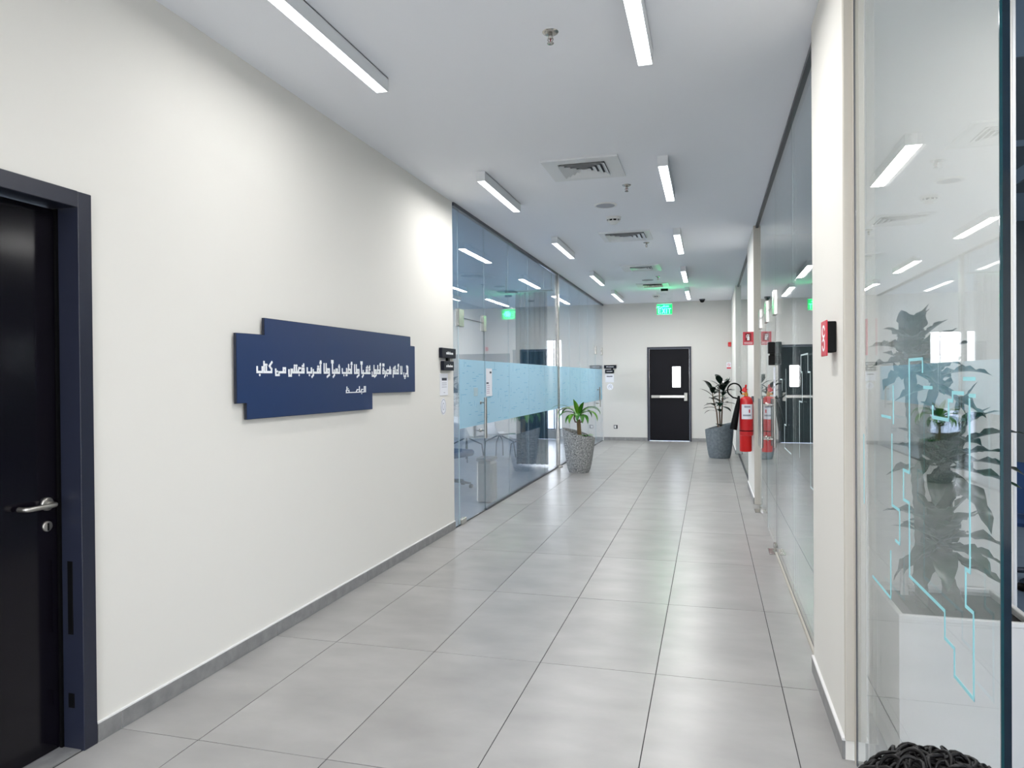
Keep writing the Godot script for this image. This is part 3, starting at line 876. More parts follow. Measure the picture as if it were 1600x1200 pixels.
# ---------------------------------------------------------------- Arabic stroke lettering
# each glyph: [advance, [strokes], [dots]] on a grid whose x grows to the left; alef is 10 high
func glyph(g: String) -> Array:
	match g:
		"a": return [2.6, ["0.8,1 0.8,10"], []]                                    # alef alone
		"af": return [3.2, ["0,1 1.6,1 1.6,10"], []]                               # alef joined
		"ah": return [3.2, ["1.2,1 1.2,8.6", "0.2,11 2.2,11", "1.4,12.6 0.6,12.6"], []]
		"al": return [3.2, ["1.2,1 1.2,10", "0.2,-2.4 2.2,-2.4", "1.6,-0.9 0.8,-0.9"], []]
		"at": return [3.2, ["0,1 1.6,1 1.6,10", "0.2,12 3.2,12", "0.2,13.6 3.2,13.6"], []]
		"ni": return [4.2, ["1,5.5 1,1 4.2,1"], ["1.6,7.6"]]
		"nis": return [4.2, ["1,5.5 1,1 4.2,1", "0.4,11 0.4,9.6 2.6,9.6 2.6,11"], ["1.6,7.6"]]
		"nm": return [3.6, ["0,1 3.6,1", "1.8,1 1.8,5.5"], ["1.8,7.6"]]
		"ym": return [3.6, ["0,1 3.6,1", "1.8,1 1.8,5.5"], ["1,-1.4", "3,-1.4"]]
		"tm": return [3.6, ["0,1 3.6,1", "1.8,1 1.8,5.5"], ["0.9,7.6", "2.9,7.6"]]
		"thi": return [4.2, ["1,5.5 1,1 4.2,1"], ["0.6,7.4", "2.6,7.4", "1.6,9.2"]]
		"yf": return [8.4, ["0,1 1.4,1 1.4,-2.4 7.4,-2.4 7.4,1.6"], ["3.2,-4.9", "5.4,-4.9"]]
		"mq": return [8.8, ["0,1 1.6,1 1.6,3.6 4,3.6 4,-2.2 7.8,-2.2 7.8,3"], []]
		"la": return [7.2, ["1,10 1,1 5.4,1 5.4,10"], []]
		"ai": return [6.2, ["0.6,5.4 3,5.4 3,1", "0.8,1 6.2,1"], []]
		"aid": return [6.2, ["0.6,5.4 3,5.4 3,1", "0.8,1 6.2,1", "1.2,9.4 1.2,7.8 3.4,7.8"], []]
		"li": return [3.4, ["1,10 1,1 3.4,1"], []]
		"lm": return [3.4, ["0,1 3.4,1", "1.6,1 1.6,10"], []]
		"l": return [7.2, ["1,10 1,-2.2 6.2,-2.2 6.2,2"], []]
		"mf": return [6.4, ["0,1 5,1 5,4.8 1.6,4.8 1.6,1", "5,1 5,-3.2"], []]
		"mfd": return [6.4, ["0,1 5,1 5,4.8 1.6,4.8 1.6,1", "5,1 5,-3.2", "1.6,9 1.6,7.4 4,7.4"], []]
		"mi": return [6.6, ["1,1 6.6,1", "1,1 1,4.8 4.4,4.8 4.4,1"], []]
		"mid": return [6.6, ["1,1 6.6,1", "1,1 1,4.8 4.4,4.8 4.4,1", "1.4,9 1.4,7.4 3.6,7.4"], []]
		"mm": return [6.0, ["0,1 6,1", "1.4,1 1.4,4.8 4.6,4.8 4.6,1"], []]
		"mmd": return [6.0, ["0,1 6,1", "1.4,1 1.4,4.8 4.6,4.8 4.6,1", "1.6,9 1.6,7.4 3.8,7.4"], []]
		"k1": return [4.0, ["0,1 4,1"], []]
		"k3": return [11.0, ["0,1 11,1"], []]
		"shi": return [9.0, ["1,5.2 1,1 9,1", "3.8,1 3.8,5.2", "6.6,1 6.6,5.2"], ["2.8,7.4", "4.8,7.4", "3.8,9.2"]]
		"jm": return [6.4, ["0,1 6.4,1", "0.8,5.2 3.4,5.2 5.4,1.4"], ["3.2,-1.6"]]
		"kh": return [6.4, ["0,1 6.4,1", "0.8,5.2 3.4,5.2 5.4,1.4"], ["3.0,7.8"]]
		"j": return [7.6, ["0.4,4.4 6,4.4 2.6,0.6 2.6,-3 7,-3"], ["5.0,-0.8"]]
		"hi": return [6.8, ["0.6,5.2 3.2,5.2 5.4,1.4", "0.4,1 6.8,1"], []]
		"re": return [4.6, ["0,1 1.6,1 1.6,-1 4.4,-3.2"], []]
		"ref": return [4.8, ["0,1 2.2,1 2.2,3.6", "2.2,1 2.2,-1.4 4.6,-3.2"], []]
		"rel": return [4.8, ["0,1 2.2,1 2.2,4.2", "2.2,1 2.2,0.4"], []]
		"tmb": return [6.6, ["1.2,1 1.2,4.8 5.4,4.8 5.4,1 1.2,1", "1.2,10.6 4.8,10.6", "1.2,12.2 4.8,12.2"], ["2.2,7.2", "4.4,7.2"]]
		"ti": return [8.0, ["1,1 8,1", "1,1 1,4.8 6,4.8 6,1", "5.0,4.8 5.0,10"], []]
		"zf": return [8.4, ["0,1 7.4,1 7.4,4.8 2.2,4.8 2.2,1", "6.2,4.8 6.2,10"], ["3.6,7.4"]]
		"wf": return [6.4, ["0,1 5.2,1 5.2,4.8 1.8,4.8 1.8,1", "1.8,1 1.8,-1.2 5.8,-3.2"], []]
		"w": return [6.4, ["1,1 4.8,1 4.8,4.8 1,4.8 1,1", "1,1 1,-1.2 5.4,-3.2"], []]
		"bf": return [9.4, ["0,1 8.2,1 8.2,5.2"], ["4.6,-1.6"]]
		"b": return [10.2, ["1,5.2 1,1 9,1 9,5.2"], ["5,-1.6"]]
		"qi": return [6.6, ["1,1 6.6,1", "1,1 1,4.8 4.4,4.8 4.4,1"], ["1.6,7.2", "3.8,7.2"]]
		"nf": return [7.8, ["0,1 1.2,1 1.2,-1.6 6.6,-1.6 6.6,3.4"], ["4,1.6"]]
		"ki": return [8.0, ["0.8,10 4.6,6.6 1.4,3.8 1.4,1 8,1"], []]
	return [3.0, [], []]

func arabic_width(words: Array) -> float:
	var w := 0.0
	for wd in words:
		for g in wd.split(" "):
			w += glyph(g)[0]
		w += 4.2
	return w - 4.2

func arabic_line(st: SurfaceTool, words: Array, start: Vector2, sc: Vector2, t: float, w0: float, w1: float, f: Callable) -> void:
	# start is the right-hand end; sc.x is the step per unit towards the left
	var x := 0.0
	var layer := 0
	var tv := t * sc.y
	var th := t * absf(sc.x)
	for wd in words:
		for g in wd.split(" "):
			var q := glyph(g)
			for s in q[1]:
				var pts := []
				for p in s.split(" "):
					var e: PackedStringArray = p.split(",")
					pts.append(Vector2(start.x + (x + float(e[0])) * sc.x, start.y + float(e[1]) * sc.y))
				for i in pts.size() - 1:
					var a: Vector2 = pts[i]
					var b: Vector2 = pts[i + 1]
					var d := (b - a).normalized()
					var n := d.orthogonal()
					var ex := Vector2(d.x * th, d.y * tv) * 0.5
					var ny := Vector2(n.x * th, n.y * tv) * 0.5
					layer += 1
					extrude(st, PackedVector2Array([a - ex - ny, b + ex - ny, b + ex + ny, a - ex + ny]), w0, w1 + (layer % 7) * 0.00007, f)
			for s in q[2]:
				var e: PackedStringArray = s.split(",")
				var c := Vector2(start.x + (x + float(e[0])) * sc.x, start.y + float(e[1]) * sc.y)
				extrude(st, PackedVector2Array([c + Vector2(-th, 0) * 0.62, c + Vector2(0, -tv) * 0.62, c + Vector2(th, 0) * 0.62, c + Vector2(0, tv) * 0.62]), w0, w1, f)
			x += q[0]
		x += 4.2

# ---------------------------------------------------------------- things on walls
func dashes(st: SurfaceTool, z0: float, z1: float, y: float, h: float, f: Callable) -> void:
	# a word too small to read: short upright marks of uneven height
	var z := z0
	var sg := signf(z1 - z0)
	while absf(z - z0) < absf(z1 - z0) - h * 0.3:
		var w := h * rng.randf_range(0.35, 0.75)
		var hh := h * (1.0 if rng.randf() < 0.3 else 0.68)
		var e := z + sg * w
		extrude(st, PackedVector2Array([Vector2(z, y), Vector2(e, y), Vector2(e, y + hh), Vector2(z, y + hh)]), 0.0, 0.001, f)
		z += sg * (w + h * rng.randf_range(0.12, 0.3))

func wall_things() -> void:
	# quotation board
	var x := XL + 0.004
	var o := thing("quote_board", "navy blue stepped board with white Arabic quotation on the left wall", "sign board", Vector3(x, 0, 0), 0.0, "")
	var poly := PackedVector2Array([Vector2(-3.542, 1.858), Vector2(-5.600, 1.862), Vector2(-5.600, 1.785), Vector2(-5.690, 1.785), Vector2(-5.690, 1.395), Vector2(-4.884, 1.400), Vector2(-4.884, 1.280), Vector2(-3.375, 1.288), Vector2(-3.375, 1.378), Vector2(-3.290, 1.378), Vector2(-3.290, 1.758), Vector2(-3.542, 1.762)])
	var f := func(u, v, q): return Vector3(q, v, u)
	var st := sb()
	extrude(st, poly, 0.010, 0.026, f)
	put("backing", st, "navy_side", o)
	st = sb()
	var inner: PackedVector2Array = Geometry2D.offset_polygon(poly, -0.0025, Geometry2D.JOIN_ROUND)[0]
	extrude(st, inner, 0.0255, 0.0285, f)
	put("panel", st, "navy", o)
	for q in [[-3.5, 1.75], [-5.5, 1.75], [-3.5, 1.40], [-4.75, 1.35], [-5.5, 1.45]]:
		var sp := sb(true)
		tube(sp, [Vector3(-0.003, q[1], q[0]), Vector3(0.011, q[1], q[0])], [0.012], 12)
		put("standoff", sp, "steel", o)
	var words := ["al nis yf", "la", "ah ai lm mfd", "shi jm ref tmb", "ah ti wf l", "aid mmd k1 ref at", "w la", "ah ti ym bf", "thi mm ref at", "w la", "ah qi k1 ref b", "mid jm tm nm mq", "mi k1 nf", "ki tm af b"]
	var wd := arabic_width(words)
	st = sb()
	var qx := 0.0
	for word in words:
		st = sb()
		arabic_line(st, [word], Vector2(-5.545 + qx * 2.085 / wd, 1.543), Vector2(2.085 / wd, 0.0063), 2.1, 0.0284, 0.0305, f)
		put("word", st, "letter", o)
		qx += arabic_width([word]) + 4.2
	st = sb()
	var w2 := ["a li jm af hi k3 zf"]
	arabic_line(st, w2, Vector2(-4.775, 1.408), Vector2(0.30 / arabic_width(w2), 0.0044), 1.5, 0.0284, 0.0305, f)
	put("signature_lettering", st, "letter", o).set_meta("kind", "stuff")
	# plates at the end of the left wall
	var s := thing("room_sign", "dark two tier room sign at the end of the left wall", "sign", Vector3(XL, 0, 0), 0.0, "")
	put("upper_plate", bx(Vector3(0.002, 1.705, -6.71), Vector3(0.036, 1.80, -6.335), 0.003), "plate_dark", s)
	put("lower_plate", bx(Vector3(0.002, 1.585, -6.655), Vector3(0.036, 1.675, -6.375), 0.003), "plate_dark", s)
	put("link", bx(Vector3(0.002, 1.674, -6.56), Vector3(0.028, 1.706, -6.51), 0.002), "black", s)
	st = sb()
	var fs := func(u, v, q): return Vector3(0.0355 + q, v, u)
	dashes(st, -6.44, -6.64, 1.740, 0.028, fs)
	put("lettering", st, "letter", s)
	st = sb()
	dashes(st, -6.44, -6.62, 1.617, 0.026, fs)
	put("lettering", st, "letter", s)
	s = thing("notice", "white paper notice under the room sign on the left wall", "notice", Vector3(XL, 0, 0), 0.0, "")
	put("sheet", bx(Vector3(0.0, 1.345, -6.565), Vector3(0.004, 1.555, -6.355), 0.001), "paper", s)
	put("title_bar", bx(Vector3(0.0035, 1.488, -6.53), Vector3(0.0048, 1.513, -6.40)), "ink", s)
	st = sb()
	for y in [1.465, 1.447, 1.425, 1.372]:
		box(st, Vector3(0.0042, y, -6.465), Vector3(0.001, 0.005, 0.13 if y > 1.4 else 0.04))
	put("text_line", st, "ink_light", s)
	s = thing("oval_sticker", "oval white sticker with a curl mark, lowest on the left wall end", "sticker", Vector3(XL, 0, 0), 0.0, "")
	st = sb()
	var ov := PackedVector2Array()
	for i in 24:
		ov.append(Vector2(-6.442 + cos(TAU * i / 24.0) * 0.072, 1.238 + sin(TAU * i / 24.0) * 0.08))
	extrude(st, ov, 0.0, 0.003, f)
	put("disc", st, "paper", s)
	st = sb()
	for r in [0.062, 0.03]:
		var lp := []
		for i in 17:
			lp.append(Vector2(-6.442 + cos(TAU * i / 16.0) * r * (1.0 if r > 0.05 else 0.8), 1.238 + sin(TAU * i / 16.0) * r * 1.1))
		strokes(st, lp, 0.005, 0.0028, 0.0038, f)
	put("mark", st, "ink_light", s)
	# notice on the glass door side panel
	s = thing("notice", "white paper notice taped to the left glass above the door handle", "notice", Vector3(XL + 0.003, 0, 0), 0.0, "")
	put("sheet", bx(Vector3(0.0, 1.30, -8.03), Vector3(0.003, 1.62, -7.80), 0.0005), "paper", s)
	st = sb()
	box(st, Vector3(0.0033, 1.575, -7.97), Vector3(0.001, 0.022, 0.07))
	put("title_bar", st, "ink", s)
	st = sb()
	box(st, Vector3(0.0033, 1.452, -7.85), Vector3(0.001, 0.018, 0.085))
	put("title_bar", st, "ink", s)
	st = sb()
	for i in 5:
		box(st, Vector3(0.0033, 1.425 - i * 0.022, -7.88), Vector3(0.001, 0.006, 0.10))
	put("text_line", st, "ink_mauve", s)
	# far wall plates
	s = thing("room_sign", "dark two tier room sign on the far wall", "sign", Vector3(0, 0, ZF), 0.0, "")
	put("upper_plate", bx(Vector3(-2.445, 1.727, 0.002), Vector3(-2.15, 1.808, 0.03), 0.003), "plate_dark", s)
	put("lower_plate", bx(Vector3(-2.42, 1.615, 0.002), Vector3(-2.205, 1.70, 0.03), 0.003), "plate_dark", s)
	put("link", bx(Vector3(-2.27, 1.699, 0.002), Vector3(-2.23, 1.728, 0.024), 0.002), "black", s)
	var ff := func(u, v, q): return Vector3(u, v, 0.0296 + q)
	st = sb()
	dashes(st, -2.39, -2.21, 1.758, 0.02, ff)
	put("lettering", st, "letter", s)
	st = sb()
	dashes(st, -2.385, -2.245, 1.648, 0.02, ff)
	put("lettering", st, "letter", s)
	s = thing("notice", "white paper notice under the room sign on the far wall", "notice", Vector3(0, 0, ZF), 0.0, "")
	put("sheet", bx(Vector3(-2.42, 1.395, 0.0), Vector3(-2.21, 1.59, 0.004), 0.001), "paper", s)
	put("title_bar", bx(Vector3(-2.385, 1.525, 0.0035), Vector3(-2.245, 1.548, 0.005)), "ink", s)
	s = thing("round_sticker", "round white sticker with grey marks, lowest of the far wall signs", "sticker", Vector3(0, 0, ZF), 0.0, "")
	st = sb()
	var fz := func(u, v, q): return Vector3(u, v, q)
	extrude(st, disc2(Vector2(-2.305, 1.285), 0.075, 24), 0.0, 0.003, fz)
	put("disc", st, "paper", s)
	st = sb()
	for a in 3:
		var c := Vector2(-2.335 + a * 0.03, 1.285 + (0.02 if a == 1 else 0.0))
		strokes(st, [c + Vector2(0.008, 0.03), c + Vector2(-0.008, 0.0), c + Vector2(0.006, -0.035)], 0.009, 0.0028, 0.004, fz)
	put("mark", st, "ink_light", s)
	s = thing("wall_socket", "square steel power socket low on the far wall", "socket", Vector3(-2.176, 0.325, ZF), 0.0, "")
	put("plate", bx(Vector3(-0.045, -0.045, 0.0), Vector3(0.045, 0.045, 0.008), 0.002), "channel", s)
	put("insert", bx(Vector3(-0.03, -0.03, 0.0075), Vector3(0.012, 0.03, 0.010), 0.001), "white_plastic", s)
	put("switch", bx(Vector3(0.018, -0.028, 0.0075), Vector3(0.034, 0.028, 0.011), 0.001), "black", s)
	s = thing("fire_alarm", "small red fire alarm box high at the far wall's right end", "alarm", Vector3(0.46, 2.25, ZF), 0.0, "")
	put("case", bx(Vector3(-0.045, -0.05, 0.0), Vector3(0.025, 0.05, 0.05), 0.006), "red", s)
	put("lens", bx(Vector3(-0.03, 0.0, 0.05), Vector3(0.01, 0.035, 0.058), 0.002), "red_bright", s)
	s = thing("no_smoking_sign", "white prohibition notice with red band at the far wall's right end", "sign", Vector3(0.43, 1.76, ZF), 0.0, "")
	put("board", bx(Vector3(-0.05, -0.075, 0.0), Vector3(0.05, 0.075, 0.004), 0.001), "paper", s)
	put("band", bx(Vector3(-0.046, -0.07, 0.0035), Vector3(0.046, -0.035, 0.005)), "red_sign", s)
	st = sb()
	var ring := []
	for i in 17:
		ring.append(Vector2(cos(TAU * i / 16.0), sin(TAU * i / 16.0)) * 0.028 + Vector2(0, 0.02))
	strokes(st, ring, 0.007, 0.0035, 0.005, fz)
	strokes(st, [Vector2(-0.02, 0.04), Vector2(0.02, 0.0)], 0.007, 0.0035, 0.005, fz)
	put("symbol", st, "red_sign", s)
	# red plate with black back box on the near pillar
	s = thing("red_call_plate", "red plate with white looped symbol on a black box, near pillar", "call point", Vector3(0.505, 0, 0), 0.0, "")
	put("back_box", bx(Vector3(-0.036, 1.60, -3.30), Vector3(-0.0005, 1.728, -3.19), 0.003), "black", s)
	put("front_plate", bx(Vector3(-0.042, 1.585, -3.315), Vector3(-0.036, 1.733, -3.175), 0.002), "red_sign", s)
	st = sb()
	var fr := func(u, v, q): return Vector3(-0.042 - q, v, u)
	for c in [Vector2(-3.245, 1.688), Vector2(-3.245, 1.632)]:
		var lp := []
		for i in 13:
			var t := TAU * i / 16.0 + (0.4 if c.y > 1.66 else 3.5)
			lp.append(c + Vector2(cos(t) * 0.03, sin(t) * 0.022))
		strokes(st, lp, 0.009, -0.0005, 0.001, fr)
	strokes(st, [Vector2(-3.215, 1.672), Vector2(-3.275, 1.648)], 0.008, -0.0005, 0.001, fr)
	put("symbol", st, "letter", s)
	# access reader and paper strip on the right glass
	s = thing("access_reader", "black access reader fixed to the right glass beside the double door", "access reader", Vector3(XR - 0.006, 0, 0), 0.0, "")
	put("body", bx(Vector3(-0.05, 1.60, -6.60), Vector3(0.0, 1.685, -6.53), 0.004), "black", s)
	put("neck", bx(Vector3(-0.04, 1.68, -6.585), Vector3(0.0, 1.705, -6.545), 0.003), "black", s)
	put("head", bx(Vector3(-0.055, 1.70, -6.61), Vector3(0.0, 1.80, -6.52), 0.005), "black", s)
	s = thing("notice", "tall narrow white notice on the right glass below the reader", "notice", Vector3(XR - 0.0065, 0, 0), 0.0, "")
	put("sheet", bx(Vector3(-0.002, 1.33, -6.66), Vector3(0.0, 1.585, -6.51), 0.0005), "paper", s)
	st = sb()
	box(st, Vector3(-0.0024, 1.46, -6.585), Vector3(0.001, 0.03, 0.04))
	box(st, Vector3(-0.0024, 1.41, -6.585), Vector3(0.001, 0.02, 0.04))
	put("mark", st, "ink", s)

# ---------------------------------------------------------------- extinguishers on the middle wall
func cyl(st: SurfaceTool, c: Vector3, r: float, h: float) -> void:
	lathe(st, c, [[0.0, 0.0], [r * 0.88, 0.0], [r, 0.012], [r, h - r * 0.75], [r * 0.92, h - r * 0.42], [r * 0.7, h - r * 0.16], [r * 0.34, h], [0.0, h]], 24)

func extinguisher_corner() -> void:
	var o := thing("fire_extinguisher", "red extinguisher with white label and black horn on the right wall", "fire extinguisher", Vector3(0.42, 0.80, -8.95), 0.0, "")
	var st := sb(true)
	cyl(st, Vector3.ZERO, 0.079, 0.47)
	put("cylinder", st, "red", o)
	st = sb(true)
	lathe(st, Vector3.ZERO, [[0.0, 0.455], [0.022, 0.455], [0.022, 0.50], [0.014, 0.51], [0.014, 0.53], [0.0, 0.53]], 14)
	tube(st, [Vector3(0, 0.50, 0), Vector3(-0.05, 0.495, 0.0)], [0.011, 0.009], 10)
	put("valve", st, "brass", o)
	st = sb()
	box(st, Vector3(-0.005, 0.575, 0.02), Vector3(0.022, 0.014, 0.13), 0.004, Basis(Vector3.RIGHT, -0.45))
	box(st, Vector3(-0.005, 0.535, 0.03), Vector3(0.022, 0.012, 0.11), 0.004, Basis(Vector3.RIGHT, 0.1))
	box(st, Vector3(-0.02, 0.545, 0.005), Vector3(0.05, 0.05, 0.014), 0.004, Basis(Vector3.FORWARD, 0.6))
	put("lever", st, "red_bright", o)
	# label wrapped round the front of the cylinder
	st = sb(true)
	label_band(st, 0.0797, 0.20, 0.375, 0.55, 2.35)
	put("label", st, "paper", o)
	st = sb(true)
	label_band(st, 0.0803, 0.335, 0.36, 1.0, 1.9)
	label_band(st, 0.0803, 0.235, 0.255, 0.9, 2.1)
	put("label_text", st, "ink_light", o)
	st = sb(true)
	label_band(st, 0.0803, 0.275, 0.315, 1.05, 1.25)
	put("label_mark", st, "red_sign", o)
	st = sb(true)
	label_band(st, 0.0800, 0.055, 0.065, 0.0, PI)
	put("band", st, "black", o)
	# hose loop and horn
	st = sb(true)
	var hp := [Vector3(-0.05, 0.495, 0.0), Vector3(-0.065, 0.53, 0.01)]
	for a in arc(-0.15, PI + 0.75, 16, 0.078, Vector2(-0.135, 0.545)):
		hp.append(Vector3(a.x, a.y, 0.02))
	hp.append(Vector3(-0.15, 0.455, 0.03))
	hp.append(Vector3(-0.095, 0.445, 0.04))
	tube(st, hp, [0.0095], 10)
	put("hose", st, "rubber", o)
	st = sb(true)
	tube(st, [Vector3(-0.085, 0.475, 0.04), Vector3(-0.09, 0.42, 0.042), Vector3(-0.105, 0.33, 0.045), Vector3(-0.15, 0.075, 0.05)], [0.013, 0.019, 0.030, 0.044], 16)
	put("horn", st, "black", o)
	put("wall_hook", bx(Vector3(0.06, 0.40, -0.03), Vector3(0.0845, 0.47, 0.03), 0.003), "channel", o)
	o = thing("fire_extinguisher", "second red cylinder hanging lower, below the labelled extinguisher", "fire extinguisher", Vector3(0.425, 0.585, -9.22), 0.0, "")
	st = sb(true)
	cyl(st, Vector3.ZERO, 0.072, 0.46)
	put("cylinder", st, "red_bright", o)
	st = sb(true)
	lathe(st, Vector3.ZERO, [[0.0, 0.45], [0.02, 0.45], [0.02, 0.49], [0.0, 0.50]], 14)
	put("valve", st, "brass", o)
	st = sb()
	box(st, Vector3(0, 0.505, 0.02), Vector3(0.02, 0.012, 0.11), 0.003)
	put("lever", st, "black", o)
	put("wall_hook", bx(Vector3(0.055, 0.37, -0.03), Vector3(0.0795, 0.45, 0.03), 0.003), "channel", o)
	# projecting sign
	o = thing("extinguisher_sign", "red projecting fire extinguisher sign above the extinguishers", "sign", Vector3(0.445, 1.955, -8.90), 0.0, "")
	put("board", bx(Vector3(-0.06, -0.078, -0.003), Vector3(0.0598, 0.078, 0.003), 0.001), "red_sign", o)
	var fz := func(u, v, q): return Vector3(u, v, 0.0028 + q)
	st = sb()
	extrude(st, PackedVector2Array([Vector2(-0.034, -0.03), Vector2(0.034, -0.03), Vector2(0.034, 0.062), Vector2(-0.034, 0.062)]), 0.0, 0.001, fz)
	put("field", st, "red_dark", o)
	st = sb()
	extrude(st, PackedVector2Array([Vector2(-0.013, -0.022), Vector2(0.013, -0.022), Vector2(0.013, 0.02), Vector2(0.006, 0.03), Vector2(-0.006, 0.03), Vector2(-0.013, 0.02)]), 0.0, 0.0016, fz)
	strokes(st, [Vector2(-0.012, 0.046), Vector2(0.012, 0.040)], 0.007, 0.0, 0.0016, fz)
	strokes(st, [Vector2(0.0, 0.028), Vector2(0.0, 0.045)], 0.007, 0.0, 0.0016, fz)
	strokes(st, [Vector2(-0.022, 0.01), Vector2(-0.02, 0.036), Vector2(-0.006, 0.042)], 0.005, 0.0, 0.0016, fz)
	for y in [-0.048, -0.062]:
		strokes(st, [Vector2(-0.045, y), Vector2(0.045, y)], 0.005, 0.0, 0.0012, fz)
	put("pictogram", st, "letter", o)

func label_band(st: SurfaceTool, r: float, y0: float, y1: float, a0: float, a1: float) -> void:
	var n := 14
	for i in n:
		var t0 := lerpf(a0, a1, float(i) / n)
		var t1 := lerpf(a0, a1, float(i + 1) / n)
		face(st, [Vector3(cos(t0) * r, y0, sin(t0) * r), Vector3(cos(t1) * r, y0, sin(t1) * r), Vector3(cos(t1) * r, y1, sin(t1) * r), Vector3(cos(t0) * r, y1, sin(t0) * r)], Vector3(cos(t0), 0, sin(t0)))

# ---------------------------------------------------------------- plants
# lanceolate leaf: starts at p towards (azimuth, elevation), bends down by `droop`
func leaf(p: Vector3, az: float, el: float, length: float, width: float, droop: float, fold := 0.25, peak := 0.35, wave := 0.0, n := 9) -> SurfaceTool:
	var st := sb(true)
	var pos := p
	var e := el
	var side := Vector3(-sin(az), 0, cos(az))
	var rows := []
	for i in n + 1:
		var t := float(i) / n
		var d := Vector3(cos(az) * cos(e), sin(e), sin(az) * cos(e))
		var up := side.cross(d)
		if up.y < 0.0 and absf(e) < 1.5:
			up = -up
		var w := width * 0.5
		if t < peak:
			w *= lerpf(0.22, 1.0, sin(t / peak * PI / 2))
		else:
			w *= cos((t - peak) / (1.0 - peak) * PI / 2) * 0.98 + 0.02
		var wv := sin(t * 17.0 + az * 3.0) * wave * w
		rows.append([pos + side * w + up * (w * fold + wv), pos + side * w * 0.5 + up * (w * fold * 0.4), pos, pos - side * w * 0.5 + up * (w * fold * 0.4), pos - side * w + up * (w * fold - wv), up])
		pos += d * length / n
		e -= droop / n * (0.5 + t)
	for i in n:
		for k in 4:
			face(st, [rows[i][k], rows[i + 1][k], rows[i + 1][k + 1], rows[i][k + 1]], rows[i][5])
	return st

func slanted_pot(o: Node3D, m: String, rt: float, rb: float, yl: float, yr: float, sides := 40) -> void:
	# rim height falls from yl (at -x) to yr (at +x)
	var st := sb(true)
	var n := 10
	var rings := []
	for i in n + 1:
		var t := float(i) / n
		var r := lerpf(rb, rt, pow(t, 0.62))
		var ring := []
		for k in sides:
			var a := TAU * k / sides
			ring.append(Vector3(cos(a) * r, t * lerpf(yl, yr, cos(a) * 0.5 + 0.5), sin(a) * r))
		rings.append(ring)
	for q in [[0.0, 0.006], [-0.022, 0.0], [-0.03, -0.07]]:
		var ring := []
		for k in sides:
			var a := TAU * k / sides
			var r: float = rt + q[0]
			ring.append(Vector3(cos(a) * r, lerpf(yl, yr, cos(a) * 0.5 + 0.5) + q[1], sin(a) * r))
		rings.append(ring)
	for i in rings.size() - 1:
		for k in sides:
			var k2 := (k + 1) % sides
			var a := TAU * (k + 0.5) / sides
			var out := Vector3(cos(a), 0.0, sin(a))
			if i == n + 1:
				out = Vector3(0, 1, 0)
			elif i == n + 2:
				out = -out
			face(st, [rings[i][k], rings[i + 1][k], rings[i + 1][k2], rings[i][k2]], out)
	put("pot", st, m, o)
	var so := sb(true)
	var lo := rings[rings.size() - 1] as Array
	var c := Vector3(0, (yl + yr) * 0.5 - 0.05, 0)
	for k in sides:
		face(so, [c, lo[k], lo[(k + 1) % sides]], Vector3.UP)
	put("soil", so, "soil", o)

